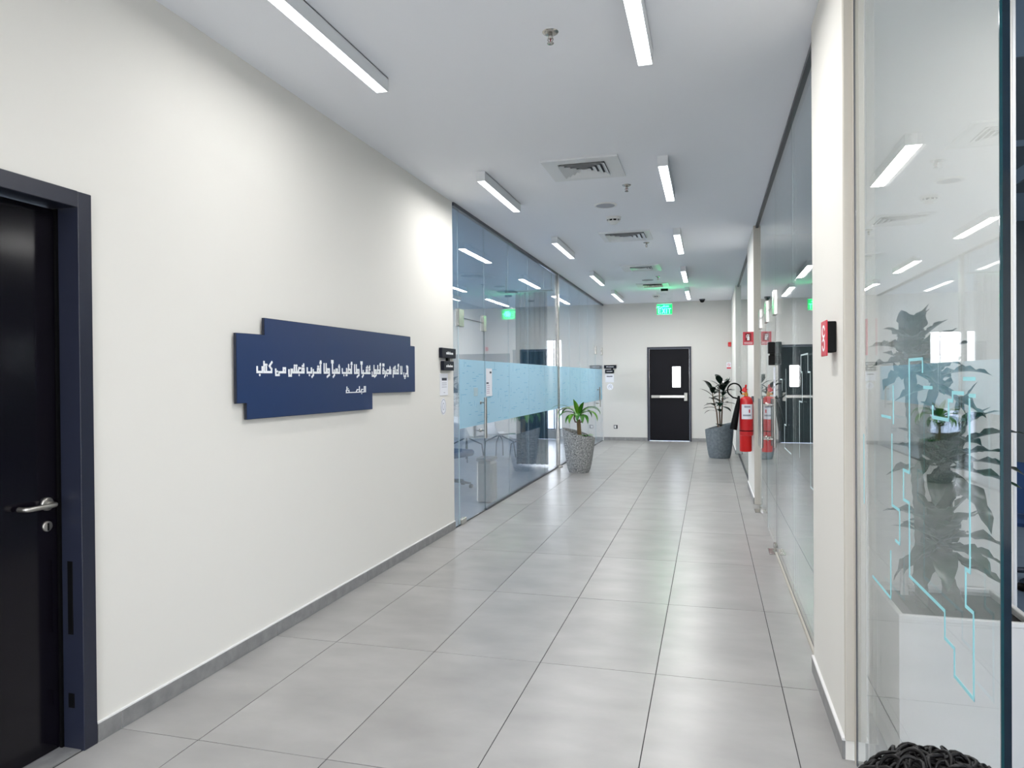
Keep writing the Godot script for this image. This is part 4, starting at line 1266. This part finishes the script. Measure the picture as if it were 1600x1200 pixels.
func plants() -> void:
	# small palm-like dracaena in the speckled pot
	var o := thing("potted_plant", "bright green corn plant in a speckled stone pot by the left glass", "potted plant", Vector3(-2.02, 0, -11.28), 0.0, "")
	slanted_pot(o, "pot_stone", 0.262, 0.158, 0.70, 0.545)
	var st := sb(true)
	var tp := []
	for i in 9:
		tp.append(Vector3(0.015 - 0.002 * i, 0.52 + i * 0.04, 0.0))
	tube(st, tp, [0.036, 0.034, 0.035, 0.033, 0.034, 0.032, 0.033, 0.031, 0.030], 12)
	put("trunk", st, "bark", o)
	st = sb(true)
	for q in [[-0.5, -0.05], [0.4, 0.05]]:
		tube(st, [Vector3(0.0, 0.80, 0), Vector3(q[1], 0.80, 0.02), Vector3(q[1] * 1.4, 0.86, 0.02), Vector3(q[1] * 1.1, 0.92, 0.01)], [0.014, 0.012, 0.012, 0.014], 8)
	put("side_shoot", st, "stem_brown", o)
	# [azimuth, elevation, length, width, droop]
	var lv := [[3.1, 0.9, 0.46, 0.105, 3.2], [2.7, 0.6, 0.42, 0.10, 2.9], [0.1, 1.0, 0.46, 0.10, 3.0], [0.35, 0.6, 0.42, 0.10, 2.7], [1.57, 0.5, 0.32, 0.10, 2.6], [1.2, 0.3, 0.30, 0.085, 2.4], [1.95, 0.3, 0.32, 0.09, 2.4], [0.8, 0.2, 0.30, 0.08, 2.2], [2.35, 0.2, 0.30, 0.09, 2.2], [4.4, 0.7, 0.38, 0.07, 2.6], [5.2, 0.7, 0.40, 0.07, 2.6], [3.7, 0.8, 0.44, 0.07, 2.6], [1.9, 1.35, 0.30, 0.085, 0.7], [0.9, 1.3, 0.27, 0.08, 0.9], [2.9, 0.9, 0.56, 0.045, 2.4], [5.9, 0.9, 0.42, 0.06, 2.6]]
	for i in lv.size():
		var q: Array = lv[i]
		var base := Vector3(-0.02 if cos(q[0]) < 0 else 0.02, 0.905, 0.0)
		put("leaf", leaf(base, q[0], q[1], q[2], q[3], q[4], 0.3, 0.45), "leaf_lime" if i % 3 == 0 else "leaf_palm", o)
	for i in 7:
		var a := -0.4 + i * 0.42
		put("leaf", leaf(Vector3(0.11, 0.545, 0.03), a, 0.9, 0.17, 0.055, 1.9, 0.2, 0.5), "leaf_palm", o)
	# rubber plant in the slate pot
	o = thing("potted_plant", "dark rubber plant in a blue grey pot beside the extinguishers", "potted plant", Vector3(0.175, 0, -13.85), 0.0, "")
	slanted_pot(o, "pot_slate", 0.262, 0.185, 0.515, 0.655)
	var stems := [[Vector3(-0.02, 0.5, 0.0), Vector3(-0.05, 0.85, 0.02), Vector3(-0.11, 1.08, 0.02), Vector3(-0.13, 1.28, 0.02)], [Vector3(0.01, 0.5, 0.02), Vector3(0.0, 0.9, 0.03), Vector3(0.0, 1.2, 0.02), Vector3(0.02, 1.40, 0.0)], [Vector3(0.03, 0.5, -0.02), Vector3(0.05, 0.95, 0.0), Vector3(0.06, 1.15, -0.02), Vector3(0.10, 1.32, -0.02)]]
	for sp in stems:
		st = sb(true)
		tube(st, sp, [0.013, 0.012, 0.010, 0.007], 8)
		put("stem", st, "stem_brown", o)
		var top: Vector3 = sp[3]
		for i in 13:
			var t := 0.50 + 0.50 * i / 12.0
			var p: Vector3 = (sp[1] as Vector3).lerp(sp[2], t * 2.0 - 0.84) if t < 0.7 else (sp[2] as Vector3).lerp(sp[3], (t - 0.7) / 0.3)
			var az: float = i * 2.4 + sp[0].x * 60.0
			var el := lerpf(-0.25, 1.1, t * t) + rng.randf_range(-0.2, 0.2)
			var bend := rng.randf_range(0.5, 1.1)
			put("leaf", leaf(p, az, el, rng.randf_range(0.22, 0.30), rng.randf_range(0.105, 0.135), bend, 0.2, 0.5), "leaf_rubber" if i % 2 else "leaf_deep", o)
	put("leaf", leaf(Vector3(-0.06, 0.86, 0.02), 2.7, 0.35, 0.26, 0.05, 1.6, 0.15, 0.5), "leaf_rubber", o)
	put("leaf", leaf(Vector3(0.02, 0.60, 0.10), 1.5, 0.6, 0.15, 0.13, 1.4, 0.1, 0.5), "leaf_deep", o)
	put("leaf", leaf(Vector3(0.02, 0.60, 0.06), 2.2, 0.7, 0.14, 0.12, 1.6, 0.1, 0.5), "leaf_deep", o)
	# white square planter with three canes of corn plant
	var w := thing("potted_plant", "tall dark corn plant with ringed canes in a white square planter, behind the near pane", "potted plant", Vector3(0.915, 0, -3.21), 0.0, "")
	st = sb()
	var k := 0.23
	var tk := 0.012
	box(st, Vector3(0, 0.29, k - tk * 0.5), Vector3(2 * k, 0.58, tk))
	box(st, Vector3(0, 0.29, -k + tk * 0.5), Vector3(2 * k, 0.58, tk))
	box(st, Vector3(k - tk * 0.5, 0.29, 0), Vector3(tk, 0.58, 2 * k - 2 * tk))
	box(st, Vector3(-k + tk * 0.5, 0.29, 0), Vector3(tk, 0.58, 2 * k - 2 * tk))
	put("box", st, "planter_white", w)
	st = sb()
	for e in [[0.0, k - 0.008, 2 * k + 0.004, 0.02], [0.0, -k + 0.008, 2 * k + 0.004, 0.02]]:
		box(st, Vector3(e[0], 0.59, e[1]), Vector3(e[2], 0.02, e[3]), 0.003)
	for e in [[k - 0.008, 0.0, 0.02, 2 * k - 0.036], [-k + 0.008, 0.0, 0.02, 2 * k - 0.036]]:
		box(st, Vector3(e[0], 0.59, e[1]), Vector3(e[2], 0.02, e[3]), 0.003)
	put("rim", st, "planter_white", w)
	put("soil", bx(Vector3(-k + tk, 0.5, -k + tk), Vector3(k - tk, 0.568, k - tk)), "soil", w)
	st = sb()
	box(st, Vector3(-0.12, 0.62, -0.16), Vector3(0.03, 0.11, 0.012), 0.002)
	put("plant_tag", st, "white_plastic", w)
	var pl := w
	var lift := Vector3(0, 0.565, 0)
	# cane foot, cane head (relative), crown size
	var canes := [[Vector3(-0.095, 0.004, 0.0), Vector3(-0.128, 1.00, 0.0), 0.235, 30, 0.2], [Vector3(-0.012, 0.004, 0.02), Vector3(-0.01, 0.60, 0.0), 0.27, 34, 1.1], [Vector3(0.035, 0.004, 0.0), Vector3(-0.035, 0.27, 0.03), 0.265, 34, 2.3], [Vector3(-0.10, 0.62, 0.0), Vector3(-0.05, 0.93, 0.02), 0.20, 14, 0.7]]
	for ci in canes.size():
		var c: Array = canes[ci]
		var n := int((c[1] - c[0]).length() / 0.022)
		var pts := []
		var rad := []
		for i in n + 1:
			var t := float(i) / n
			pts.append(lift + (c[0] as Vector3).lerp(c[1], t) + Vector3(sin(t * 5.0 + ci) * 0.008, 0, 0))
			rad.append((0.025 if i % 2 else 0.0215) * (0.8 if ci == 3 else 1.0))
		st = sb(true)
		tube(st, pts, rad, 10)
		put("cane", st, "bark_grey", pl)
		for i in int(c[3]):
			var u := float(i) / float(c[3])
			var az: float = i * 2.39996 + c[4]
			var el := lerpf(-0.35, 1.35, u) + rng.randf_range(-0.15, 0.15)
			var ln: float = c[2] * rng.randf_range(0.78, 1.12) * (1.0 - 0.25 * u)
			var base: Vector3 = lift + (c[1] as Vector3) + Vector3(0, -0.05 + 0.13 * u, 0)
			# the white partition stands just behind: leaves there turn up
			if sin(az) < -0.25:
				el = maxf(el, 0.75)
				ln *= 0.62
			if cos(az) < -0.35:
				ln = minf(ln, 0.165 if ci % 3 == 0 else 0.235)
			if cos(az) > 0.4 and ci == 1:
				ln *= 1.15
			put("leaf", leaf(base, az, el, ln, rng.randf_range(0.075, 0.098), rng.randf_range(0.2, 1.3), 0.35, 0.42, 0.3, 11), "leaf_dark" if i % 3 else "leaf_deep", pl)

# ---------------------------------------------------------------- rooms behind the glass
func left_room() -> void:
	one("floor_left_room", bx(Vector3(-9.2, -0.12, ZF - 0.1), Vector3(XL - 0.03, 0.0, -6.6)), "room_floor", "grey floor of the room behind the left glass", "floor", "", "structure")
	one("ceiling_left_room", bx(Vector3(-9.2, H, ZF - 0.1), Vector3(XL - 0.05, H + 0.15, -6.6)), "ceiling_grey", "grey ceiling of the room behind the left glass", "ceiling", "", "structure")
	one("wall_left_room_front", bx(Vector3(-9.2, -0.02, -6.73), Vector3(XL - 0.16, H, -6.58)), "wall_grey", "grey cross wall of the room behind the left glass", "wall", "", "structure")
	var ws := thing("wall_left_room_side", "grey side wall of the left room with an added long window", "wall", Vector3.ZERO, 0.0, "", "structure")
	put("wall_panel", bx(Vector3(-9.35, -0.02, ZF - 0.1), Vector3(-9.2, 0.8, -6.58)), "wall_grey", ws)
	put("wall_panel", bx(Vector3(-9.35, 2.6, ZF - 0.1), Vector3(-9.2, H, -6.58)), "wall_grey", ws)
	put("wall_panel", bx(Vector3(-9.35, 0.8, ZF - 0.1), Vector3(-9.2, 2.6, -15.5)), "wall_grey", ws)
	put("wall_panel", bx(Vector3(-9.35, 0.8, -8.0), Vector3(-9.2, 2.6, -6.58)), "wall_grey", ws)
	put("unseen_pane", bx(Vector3(-9.28, 0.8, -15.5), Vector3(-9.27, 2.6, -8.0)), "clear_glass", ws)  # added window, daylight fill for the left room
	var wr := thing("wall_left_room_end", "pale end wall of the left room with its window", "wall", Vector3.ZERO, 0.0, "", "structure")
	var t := ZF - 0.2
	put("wall_panel", bx(Vector3(-9.2, -0.02, t), Vector3(-4.36, H, ZF)), "wall_far", wr)
	put("wall_panel", bx(Vector3(-4.36, 2.455, t), Vector3(-3.49, H, ZF)), "wall_far", wr)
	put("wall_panel", bx(Vector3(-4.36, -0.02, t), Vector3(-3.49, 0.24, ZF)), "wall_far", wr)
	put("wall_panel", bx(Vector3(-3.49, -0.02, t), Vector3(XL - 0.02, H, ZF)), "wall_far", wr)
	var w := thing("window_6", "bright tall daylight window in the left room", "window", Vector3.ZERO, 0.0, "", "structure")
	put("pane", bx(Vector3(-4.34, 0.26, ZF - 0.105), Vector3(-3.51, 2.435, ZF - 0.095)), "clear_glass", w)
	var fr := sb()
	for e in [[-4.35, 1.3475, 0.02, 2.215], [-3.50, 1.3475, 0.02, 2.215], [-3.925, 0.25, 0.83, 0.02], [-3.925, 2.445, 0.83, 0.02]]:
		box(fr, Vector3(e[0], e[1], ZF - 0.10), Vector3(e[2], e[3], 0.05))
	box(fr, Vector3(-3.70, 1.3475, ZF - 0.10), Vector3(0.02, 2.175, 0.03))
	box(fr, Vector3(-4.145, 1.3475, ZF - 0.10), Vector3(0.13, 2.175, 0.05))
	put("window_frame", fr, "channel", w)
	for q in [[-7.15, -4.80, 1.15, 2.13, "long grey writing board on the left room's end wall"], [-4.72, -4.42, 1.15, 2.22, "narrow grey board beside the left room's window"]]:
		var b := thing("writing_board", q[4], "board", Vector3.ZERO, 0.0, "")
		put("board", bx(Vector3(q[0], q[2], ZF + 0.002), Vector3(q[1], q[3], ZF + 0.03), 0.003), "board_grey", b)
	# gathered dark curtain
	var st := sb(true)
	var n := 60
	var rows := []
	for k in [[2.98], [0.9], [0.03]]:
		var row := []
		for i in n + 1:
			var u := float(i) / n
			row.append(Vector3(lerpf(-3.22, -2.66, u), k[0], -11.90 + 0.045 * sin(u * TAU * 6.5) + 0.012 * sin(u * 31.0)))
		rows.append(row)
	for r in 2:
		for i in n:
			face(st, [rows[r][i], rows[r][i + 1], rows[r + 1][i + 1], rows[r + 1][i]], Vector3(0, 0, 1))
			var b := Vector3(0, 0, -0.004)
			face(st, [rows[r][i] + b, rows[r][i + 1] + b, rows[r + 1][i + 1] + b, rows[r + 1][i] + b], Vector3(0, 0, -1))
	var cu := thing("curtain", "gathered dark blue grey curtain behind the left glass", "curtain", Vector3.ZERO, 0.0, "")
	put("cloth", st, "curtain", cu)
	st = sb(true)
	tube(st, [Vector3(-3.4, 3.0, -11.90), Vector3(-2.55, 3.0, -11.90)], [0.014], 10)
	tube(st, [Vector3(-3.38, 3.0, -11.90), Vector3(-3.38, H, -11.90)], [0.008], 8)
	tube(st, [Vector3(-2.58, 3.0, -11.90), Vector3(-2.58, H, -11.90)], [0.008], 8)
	put("rail", st, "channel", cu)
	# steel bin
	var bn := thing("waste_bin", "square brushed steel bin behind the left glass door", "bin", Vector3(-2.63, 0, -8.33), 0.0, "")
	put("body", bx(Vector3(-0.10, 0.0, -0.12), Vector3(0.10, 0.50, 0.12), 0.025), "brushed", bn)
	put("lid", bx(Vector3(-0.103, 0.502, -0.123), Vector3(0.103, 0.545, 0.123), 0.012), "steel", bn)
	# chairs
	white_chair(Vector3(-4.30, 0, -12.4), 2.7, "white shell chair behind the door handle, left of three")
	white_chair(Vector3(-3.88, 0, -13.1), 2.4, "white shell chair in the left room, middle of three")
	white_chair(Vector3(-3.26, 0, -12.65), -0.9, "white shell chair beside the curtain, right of three")
	meeting_table(Vector3(-5.35, 0, -12.2))
	blue_chair(Vector3(-3.46, 0, -9.3), 1.3, "blue high back swivel chair at the left glass edge", "")
	# two added linear fittings, fill light for the room
	tube_light(-5.2, -10.4, -9.2, "added white linear ceiling light in the left room, nearer one", "added left room lights")
	tube_light(-5.2, -14.6, -13.4, "added white linear ceiling light in the left room, farther one", "added left room lights")

func white_chair(p: Vector3, turn: float, label: String) -> void:
	var o := thing("shell_chair", label, "chair", p, turn, "white shell chairs in the left room")
	var st := sb(true)
	# shell: seat running into the back, swept across x
	var prof := [[0.22, 0.425], [0.20, 0.445], [0.0, 0.43], [-0.15, 0.435], [-0.205, 0.48], [-0.225, 0.58], [-0.25, 0.82]]
	for q in [0.0, -0.012]:
		for i in prof.size() - 1:
			for j in 6:
				var r := []
				for e in [[i, j], [i + 1, j], [i + 1, j + 1], [i, j + 1]]:
					var x := (float(e[1]) / 6 - 0.5) * 2.0
					var wd := 0.23 * (1.0 if e[0] < 5 else 0.86)
					r.append(Vector3(x * wd, prof[e[0]][1] + x * x * 0.03 + q, prof[e[0]][0] + q + x * x * 0.02))
				face(st, r, Vector3(0, 1, 0.6) * (1.0 if q == 0.0 else -1.0))
	put("shell", st, "chair_white", o)
	for s in [[1, 1], [1, -1], [-1, 1], [-1, -1]]:
		st = sb(true)
		tube(st, [Vector3(0.03 * s[0], 0.41, 0.03 * s[1]), Vector3(0.20 * s[0], 0.30, 0.19 * s[1]), Vector3(0.23 * s[0], 0.0, 0.22 * s[1])], [0.012], 8)
		put("leg", st, "chair_leg", o)

func meeting_table(p: Vector3) -> void:
	var o := thing("meeting_table", "pale meeting table with splayed dark legs in the left room", "table", p, 0.0, "")
	put("top", bx(Vector3(-0.75, 0.70, -0.4), Vector3(0.75, 0.73, 0.4), 0.004), "table_top", o)
	for k in [-1.0, 1.0]:
		var st := sb(true)
		tube(st, [Vector3(0.68 * k, 0.7, 0.33), Vector3(0.3 * k, 0.02, -0.3)], [0.02], 8)
		tube(st, [Vector3(0.68 * k, 0.7, -0.33), Vector3(0.3 * k, 0.02, 0.3)], [0.02], 8)
		put("trestle", st, "chair_leg", o)
	put("white_leg_frame", bx(Vector3(0.68, 0.0, 0.30), Vector3(0.74, 0.70, 0.36), 0.004), "chair_white", o)

func blue_chair(p: Vector3, turn: float, label: String, group: String, tall := 0.72) -> void:
	var o := thing("office_chair", label, "chair", p, turn, group)
	put("seat", bx(Vector3(-0.24, 0.43, -0.23), Vector3(0.24, 0.52, 0.25), 0.03), "chair_blue", o)
	var st := sb(true)
	var n := 8
	for q in [0.0, 0.05]:
		for i in n:
			for j in 6:
				var r := []
				for e in [[i, j], [i + 1, j], [i + 1, j + 1], [i, j + 1]]:
					var t := float(e[0]) / n
					var x := (float(e[1]) / 6 - 0.5) * 2.0
					var w := 0.235 * (1.0 - 0.30 * pow(t, 3.0))
					r.append(Vector3(x * w, 0.54 + t * tall, -0.25 - t * 0.10 + x * x * 0.05 - q))
				face(st, r, Vector3(0, 0, 1.0 if q == 0.0 else -1.0))
	put("backrest", st, "chair_blue", o)
	st = sb(true)
	tube(st, [Vector3(0, 0.44, 0), Vector3(0, 0.10, 0)], [0.028, 0.035], 10)
	put("column", st, "chair_leg", o)
	st = sb()
	box(st, Vector3(0, 0.56, -0.27), Vector3(0.06, 0.2, 0.02), 0.004)
	put("back_bracket", st, "chair_leg", o)
	for k in 5:
		var a := TAU * k / 5.0
		st = sb(true)
		tube(st, [Vector3(0, 0.10, 0), Vector3(cos(a) * 0.29, 0.065, sin(a) * 0.29)], [0.026, 0.016], 8)
		put("leg", st, "chair_leg", o)
		st = sb(true)
		lathe(st, Vector3(cos(a) * 0.29, 0.028, sin(a) * 0.29), [[0.0, -0.02], [0.028, -0.02], [0.028, 0.02], [0.0, 0.02]], 12, Basis(Vector3(cos(a), 0, sin(a)), PI / 2))
		put("castor", st, "black", o)

func right_room() -> void:
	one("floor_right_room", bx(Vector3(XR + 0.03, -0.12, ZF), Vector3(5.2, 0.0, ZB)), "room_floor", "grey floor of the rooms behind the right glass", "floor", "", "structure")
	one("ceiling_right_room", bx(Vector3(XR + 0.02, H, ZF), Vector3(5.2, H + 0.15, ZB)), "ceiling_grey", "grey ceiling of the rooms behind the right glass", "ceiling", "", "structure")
	var ws := thing("wall_right_room_side", "dark grey side wall of the right rooms with an unseen lobby window", "wall", Vector3.ZERO, 0.0, "", "structure")
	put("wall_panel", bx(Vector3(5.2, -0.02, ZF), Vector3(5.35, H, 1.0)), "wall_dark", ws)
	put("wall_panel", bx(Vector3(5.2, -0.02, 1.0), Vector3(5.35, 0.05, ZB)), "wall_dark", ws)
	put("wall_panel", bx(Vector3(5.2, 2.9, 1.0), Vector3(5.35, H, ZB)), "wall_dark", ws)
	put("unseen_pane", bx(Vector3(5.27, 0.05, 1.0), Vector3(5.28, 2.9, ZB)), "clear_glass", ws)  # window out of view, placed to light the lobby and planter
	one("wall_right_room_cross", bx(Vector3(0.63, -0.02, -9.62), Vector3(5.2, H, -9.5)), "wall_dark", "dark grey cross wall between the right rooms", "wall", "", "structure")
	var p := thing("wall_right_partition", "short white partition behind the planter", "wall", Vector3.ZERO, 0.0, "", "structure")
	put("wall_panel", bx(Vector3(0.59, -0.02, -3.56), Vector3(1.235, H, -3.47)), "wall", p)
	put("end_trim", bx(Vector3(1.235, 0.0, -3.562), Vector3(1.248, H, -3.468), 0.002), "white_trim", p)
	var c := sb()
	for q in [[1.9, -5.4], [1.9, -7.2], [3.4, -5.4], [3.4, -7.2]]:
		box(c, Vector3(q[0], H - 0.004, q[1]), Vector3(1.3, 0.008, 1.6))
	one("trim_2", c, "wall_dark", "recessed dark ceiling panels in the right room", "ceiling panel", "", "structure")
	tube_light(1.55, -2.9, -1.7, "unseen white linear ceiling light in the lobby right of the near pane", "unseen right room lights", 0.078, H, 1.0)  # out of view, placed to light the planter and partition
	tube_light(2.9, -7.6, -6.4, "added white linear ceiling light in the room behind the right glass doors", "unseen right room lights")  # added fill for the room behind the glass doors
	blue_chair(Vector3(2.30, 0, -5.9), 2.6, "blue low back swivel chair beyond the near pane's edge", "", 0.36)

# ---------------------------------------------------------------- person
func field(p: Vector3, bones: Array, k: float) -> float:
	var d := 10.0
	for b in bones:
		var ab: Vector3 = b[1] - b[0]
		var t := clampf((p - b[0]).dot(ab) / maxf(ab.length_squared(), 1e-9), 0.0, 1.0)
		var e: float = p.distance_to(b[0] + ab * t) - lerpf(b[2], b[3], t)
		var h := clampf(0.5 + 0.5 * (d - e) / k, 0.0, 1.0)
		d = lerpf(d, e, h) - k * h * (1.0 - h)
	return d

# surface nets over the cells near the bones
func nets(st: SurfaceTool, bones: Array, cell: float, k: float) -> void:
	var vals := {}
	var cells := {}
	for b in bones:
		var r: float = maxf(b[2], b[3]) + cell * 2.0
		var lo: Vector3 = (b[0] as Vector3).min(b[1]) - Vector3.ONE * r
		var hi: Vector3 = (b[0] as Vector3).max(b[1]) + Vector3.ONE * r
		for i in range(floori(lo.x / cell), ceili(hi.x / cell) + 1):
			for j in range(floori(lo.y / cell), ceili(hi.y / cell) + 1):
				for l in range(floori(lo.z / cell), ceili(hi.z / cell) + 1):
					var q := Vector3i(i, j, l)
					if not vals.has(q):
						vals[q] = field(Vector3(q) * cell, bones, k)
	for q in vals:
		var s := Vector3.ZERO
		var n := 0
		var full := true
		var v := []
		for c in 8:
			var g: Vector3i = q + Vector3i(c & 1, (c >> 1) & 1, c >> 2)
			if not vals.has(g):
				full = false
				break
			v.append(vals[g])
		if not full:
			continue
		for e in [[0, 1], [2, 3], [4, 5], [6, 7], [0, 2], [1, 3], [4, 6], [5, 7], [0, 4], [1, 5], [2, 6], [3, 7]]:
			var a: float = v[e[0]]
			var b2: float = v[e[1]]
			if (a < 0.0) != (b2 < 0.0):
				var t := a / (a - b2)
				var pa := Vector3(e[0] & 1, (e[0] >> 1) & 1, e[0] >> 2)
				var pb := Vector3(e[1] & 1, (e[1] >> 1) & 1, e[1] >> 2)
				s += pa.lerp(pb, t)
				n += 1
		if n:
			cells[q] = (Vector3(q) + s / n) * cell
	for q in vals:
		for ax in 3:
			var d := Vector3i()
			d[ax] = 1
			if not vals.has(q + d):
				continue
			var a: float = vals[q]
			var b2: float = vals[q + d]
			if (a < 0.0) == (b2 < 0.0):
				continue
			var u := Vector3i()
			u[(ax + 1) % 3] = 1
			var w := Vector3i()
			w[(ax + 2) % 3] = 1
			if cells.has(q) and cells.has(q - u) and cells.has(q - w) and cells.has(q - u - w):
				face(st, [cells[q], cells[q - u], cells[q - u - w], cells[q - w]], Vector3(d) * (1.0 if a < 0.0 else -1.0))

func person() -> void:
	# a child with curly black hair standing just in front of the camera, seen from above and behind
	var o := thing("person", "person with curly black hair at the bottom right, only the hair in view", "person", Vector3(0.296, 0, -1.085), 0.0, "")
	# faces down the corridor (-z)
	var st := sb(true)
	var hd := [[Vector3(0, 0.845, 0.005), Vector3(0, 0.855, -0.01), 0.082, 0.080], [Vector3(0, 0.80, -0.022), Vector3(0, 0.79, -0.03), 0.060, 0.050], [Vector3(0, 0.835, -0.088), Vector3(0, 0.815, -0.10), 0.008, 0.012], [Vector3(-0.078, 0.83, 0.0), Vector3(-0.084, 0.815, 0.004), 0.014, 0.012], [Vector3(0.078, 0.83, 0.0), Vector3(0.084, 0.815, 0.004), 0.014, 0.012], [Vector3(-0.012, 0.785, -0.078), Vector3(0.012, 0.785, -0.078), 0.009, 0.009],
		[Vector3(0, 0.78, 0.01), Vector3(0, 0.69, 0.012), 0.038, 0.042], [Vector3(-0.02, 0.68, 0.012), Vector3(0.02, 0.68, 0.012), 0.05, 0.05]]
	nets(st, hd, 0.010, 0.012)
	for k in [-1.0, 1.0]:
		hand(st, k)
	put("skin", st, "skin", o)
	st = sb(true)
	var sh := [[Vector3(-0.085, 0.645, 0.01), Vector3(0.085, 0.645, 0.01), 0.055, 0.055], [Vector3(0, 0.62, 0.01), Vector3(0, 0.44, 0.005), 0.092, 0.100], [Vector3(-0.035, 0.42, 0.005), Vector3(0.035, 0.42, 0.005), 0.090, 0.090]]
	for k in [-1.0, 1.0]:
		sh.append([Vector3(0.115 * k, 0.645, 0.01), Vector3(0.155 * k, 0.52, 0.015), 0.045, 0.036])
		sh.append([Vector3(0.155 * k, 0.52, 0.015), Vector3(0.165 * k, 0.41, -0.02), 0.036, 0.028])
	nets(st, sh, 0.014, 0.03)
	put("shirt", st, "shirt", o)
	st = sb(true)
	var tr := [[Vector3(-0.035, 0.385, 0.005), Vector3(0.035, 0.385, 0.005), 0.078, 0.078]]
	for k in [-1.0, 1.0]:
		tr.append([Vector3(0.052 * k, 0.36, 0.005), Vector3(0.062 * k, 0.22, 0.0), 0.062, 0.048])
		tr.append([Vector3(0.062 * k, 0.22, 0.0), Vector3(0.064 * k, 0.06, 0.008), 0.048, 0.036])
	nets(st, tr, 0.014, 0.03)
	put("trousers", st, "trousers", o)
	for k in [-1.0, 1.0]:
		st = sb(true)
		nets(st, [[Vector3(0.066 * k, 0.034, 0.02), Vector3(0.072 * k, 0.028, -0.075), 0.034, 0.028], [Vector3(0.066 * k, 0.06, 0.012), Vector3(0.066 * k, 0.04, 0.012), 0.034, 0.034]], 0.011, 0.02)
		put("shoe", st, "shoe", o)
		st = sb(true)
		lathe(st, Vector3(0.031 * k, 0.842, -0.083), [[0.0, -0.011], [0.007, -0.008], [0.011, 0.0], [0.007, 0.008], [0.0, 0.011]], 10)
		put("eye", st, "eye_white", o)
	# hair: a lumpy cap covered in curls
	st = sb(true)
	var hb := [[Vector3(0, 0.865, 0.018), Vector3(0, 0.868, 0.006), 0.094, 0.092]]
	for i in 110:
		var a := i * 2.39996
		var y := 1.0 - 1.25 * (i + 0.5) / 110.0
		var r := sqrt(maxf(0.0, 1.0 - y * y))
		var d := Vector3(cos(a) * r, y, sin(a) * r)
		if d.z < -0.55 and d.y < 0.45:
			continue
		var c := Vector3(0, 0.868, 0.012) + d * 0.088
		hb.append([c, c + d * 0.006, 0.015 + 0.006 * sin(i * 1.7), 0.013])
	nets(st, hb, 0.008, 0.008)
	put("hair", st, "hair", o)
	for i in 900:
		var a := rng.randf() * TAU
		var y := rng.randf_range(-0.25, 1.0)
		var r := sqrt(maxf(0.0, 1.0 - y * y))
		var d := Vector3(cos(a) * r, y, sin(a) * r)
		if d.z < -0.5 and d.y < 0.4:
			continue
		var c := Vector3(0, 0.868, 0.012) + d * rng.randf_range(0.096, 0.112)
		var u := d.cross(Vector3(0.3, 0.8, 0.5)).normalized()
		var v := d.cross(u)
		var pts := []
		var ph := rng.randf() * TAU
		var turn := rng.randf_range(2.2, 4.2)
		for q in 10:
			var t := q / 9.0
			var s := ph + t * turn
			pts.append(c + (u * cos(s) + v * sin(s)) * 0.020 + d * (sin(t * PI) * 0.017 - 0.006))
		if i == 0:
			st = sb(true)
		tube(st, pts, [0.0012, 0.0018, 0.0024, 0.0027, 0.0027, 0.0025, 0.0022, 0.0018, 0.0012, 0.0006], 5)
	put("curls", st, "hair", o).set_meta("kind", "stuff")

func hand(st: SurfaceTool, k: float) -> void:
	var w := Vector3(0.166 * k, 0.405, -0.022)
	var b := [[w, w + Vector3(0.002 * k, -0.045, -0.008), 0.016, 0.019]]
	for i in 4:
		var r := w + Vector3(0.002 * k, -0.05, -0.022 + i * 0.0105)
		var ln: float = [0.030, 0.036, 0.034, 0.026][i]
		b.append([r, r + Vector3(-0.003 * k, -ln * 0.6, -0.003), 0.0056, 0.0052])
		b.append([r + Vector3(-0.003 * k, -ln * 0.6, -0.003), r + Vector3(-0.012 * k, -ln, -0.005), 0.0052, 0.0044])
	var t := w + Vector3(0.0, -0.018, -0.016)
	b.append([t, t + Vector3(-0.006 * k, -0.022, -0.016), 0.007, 0.006])
	b.append([t + Vector3(-0.006 * k, -0.022, -0.016), t + Vector3(-0.012 * k, -0.042, -0.016), 0.006, 0.005])
	nets(st, b, 0.005, 0.004)
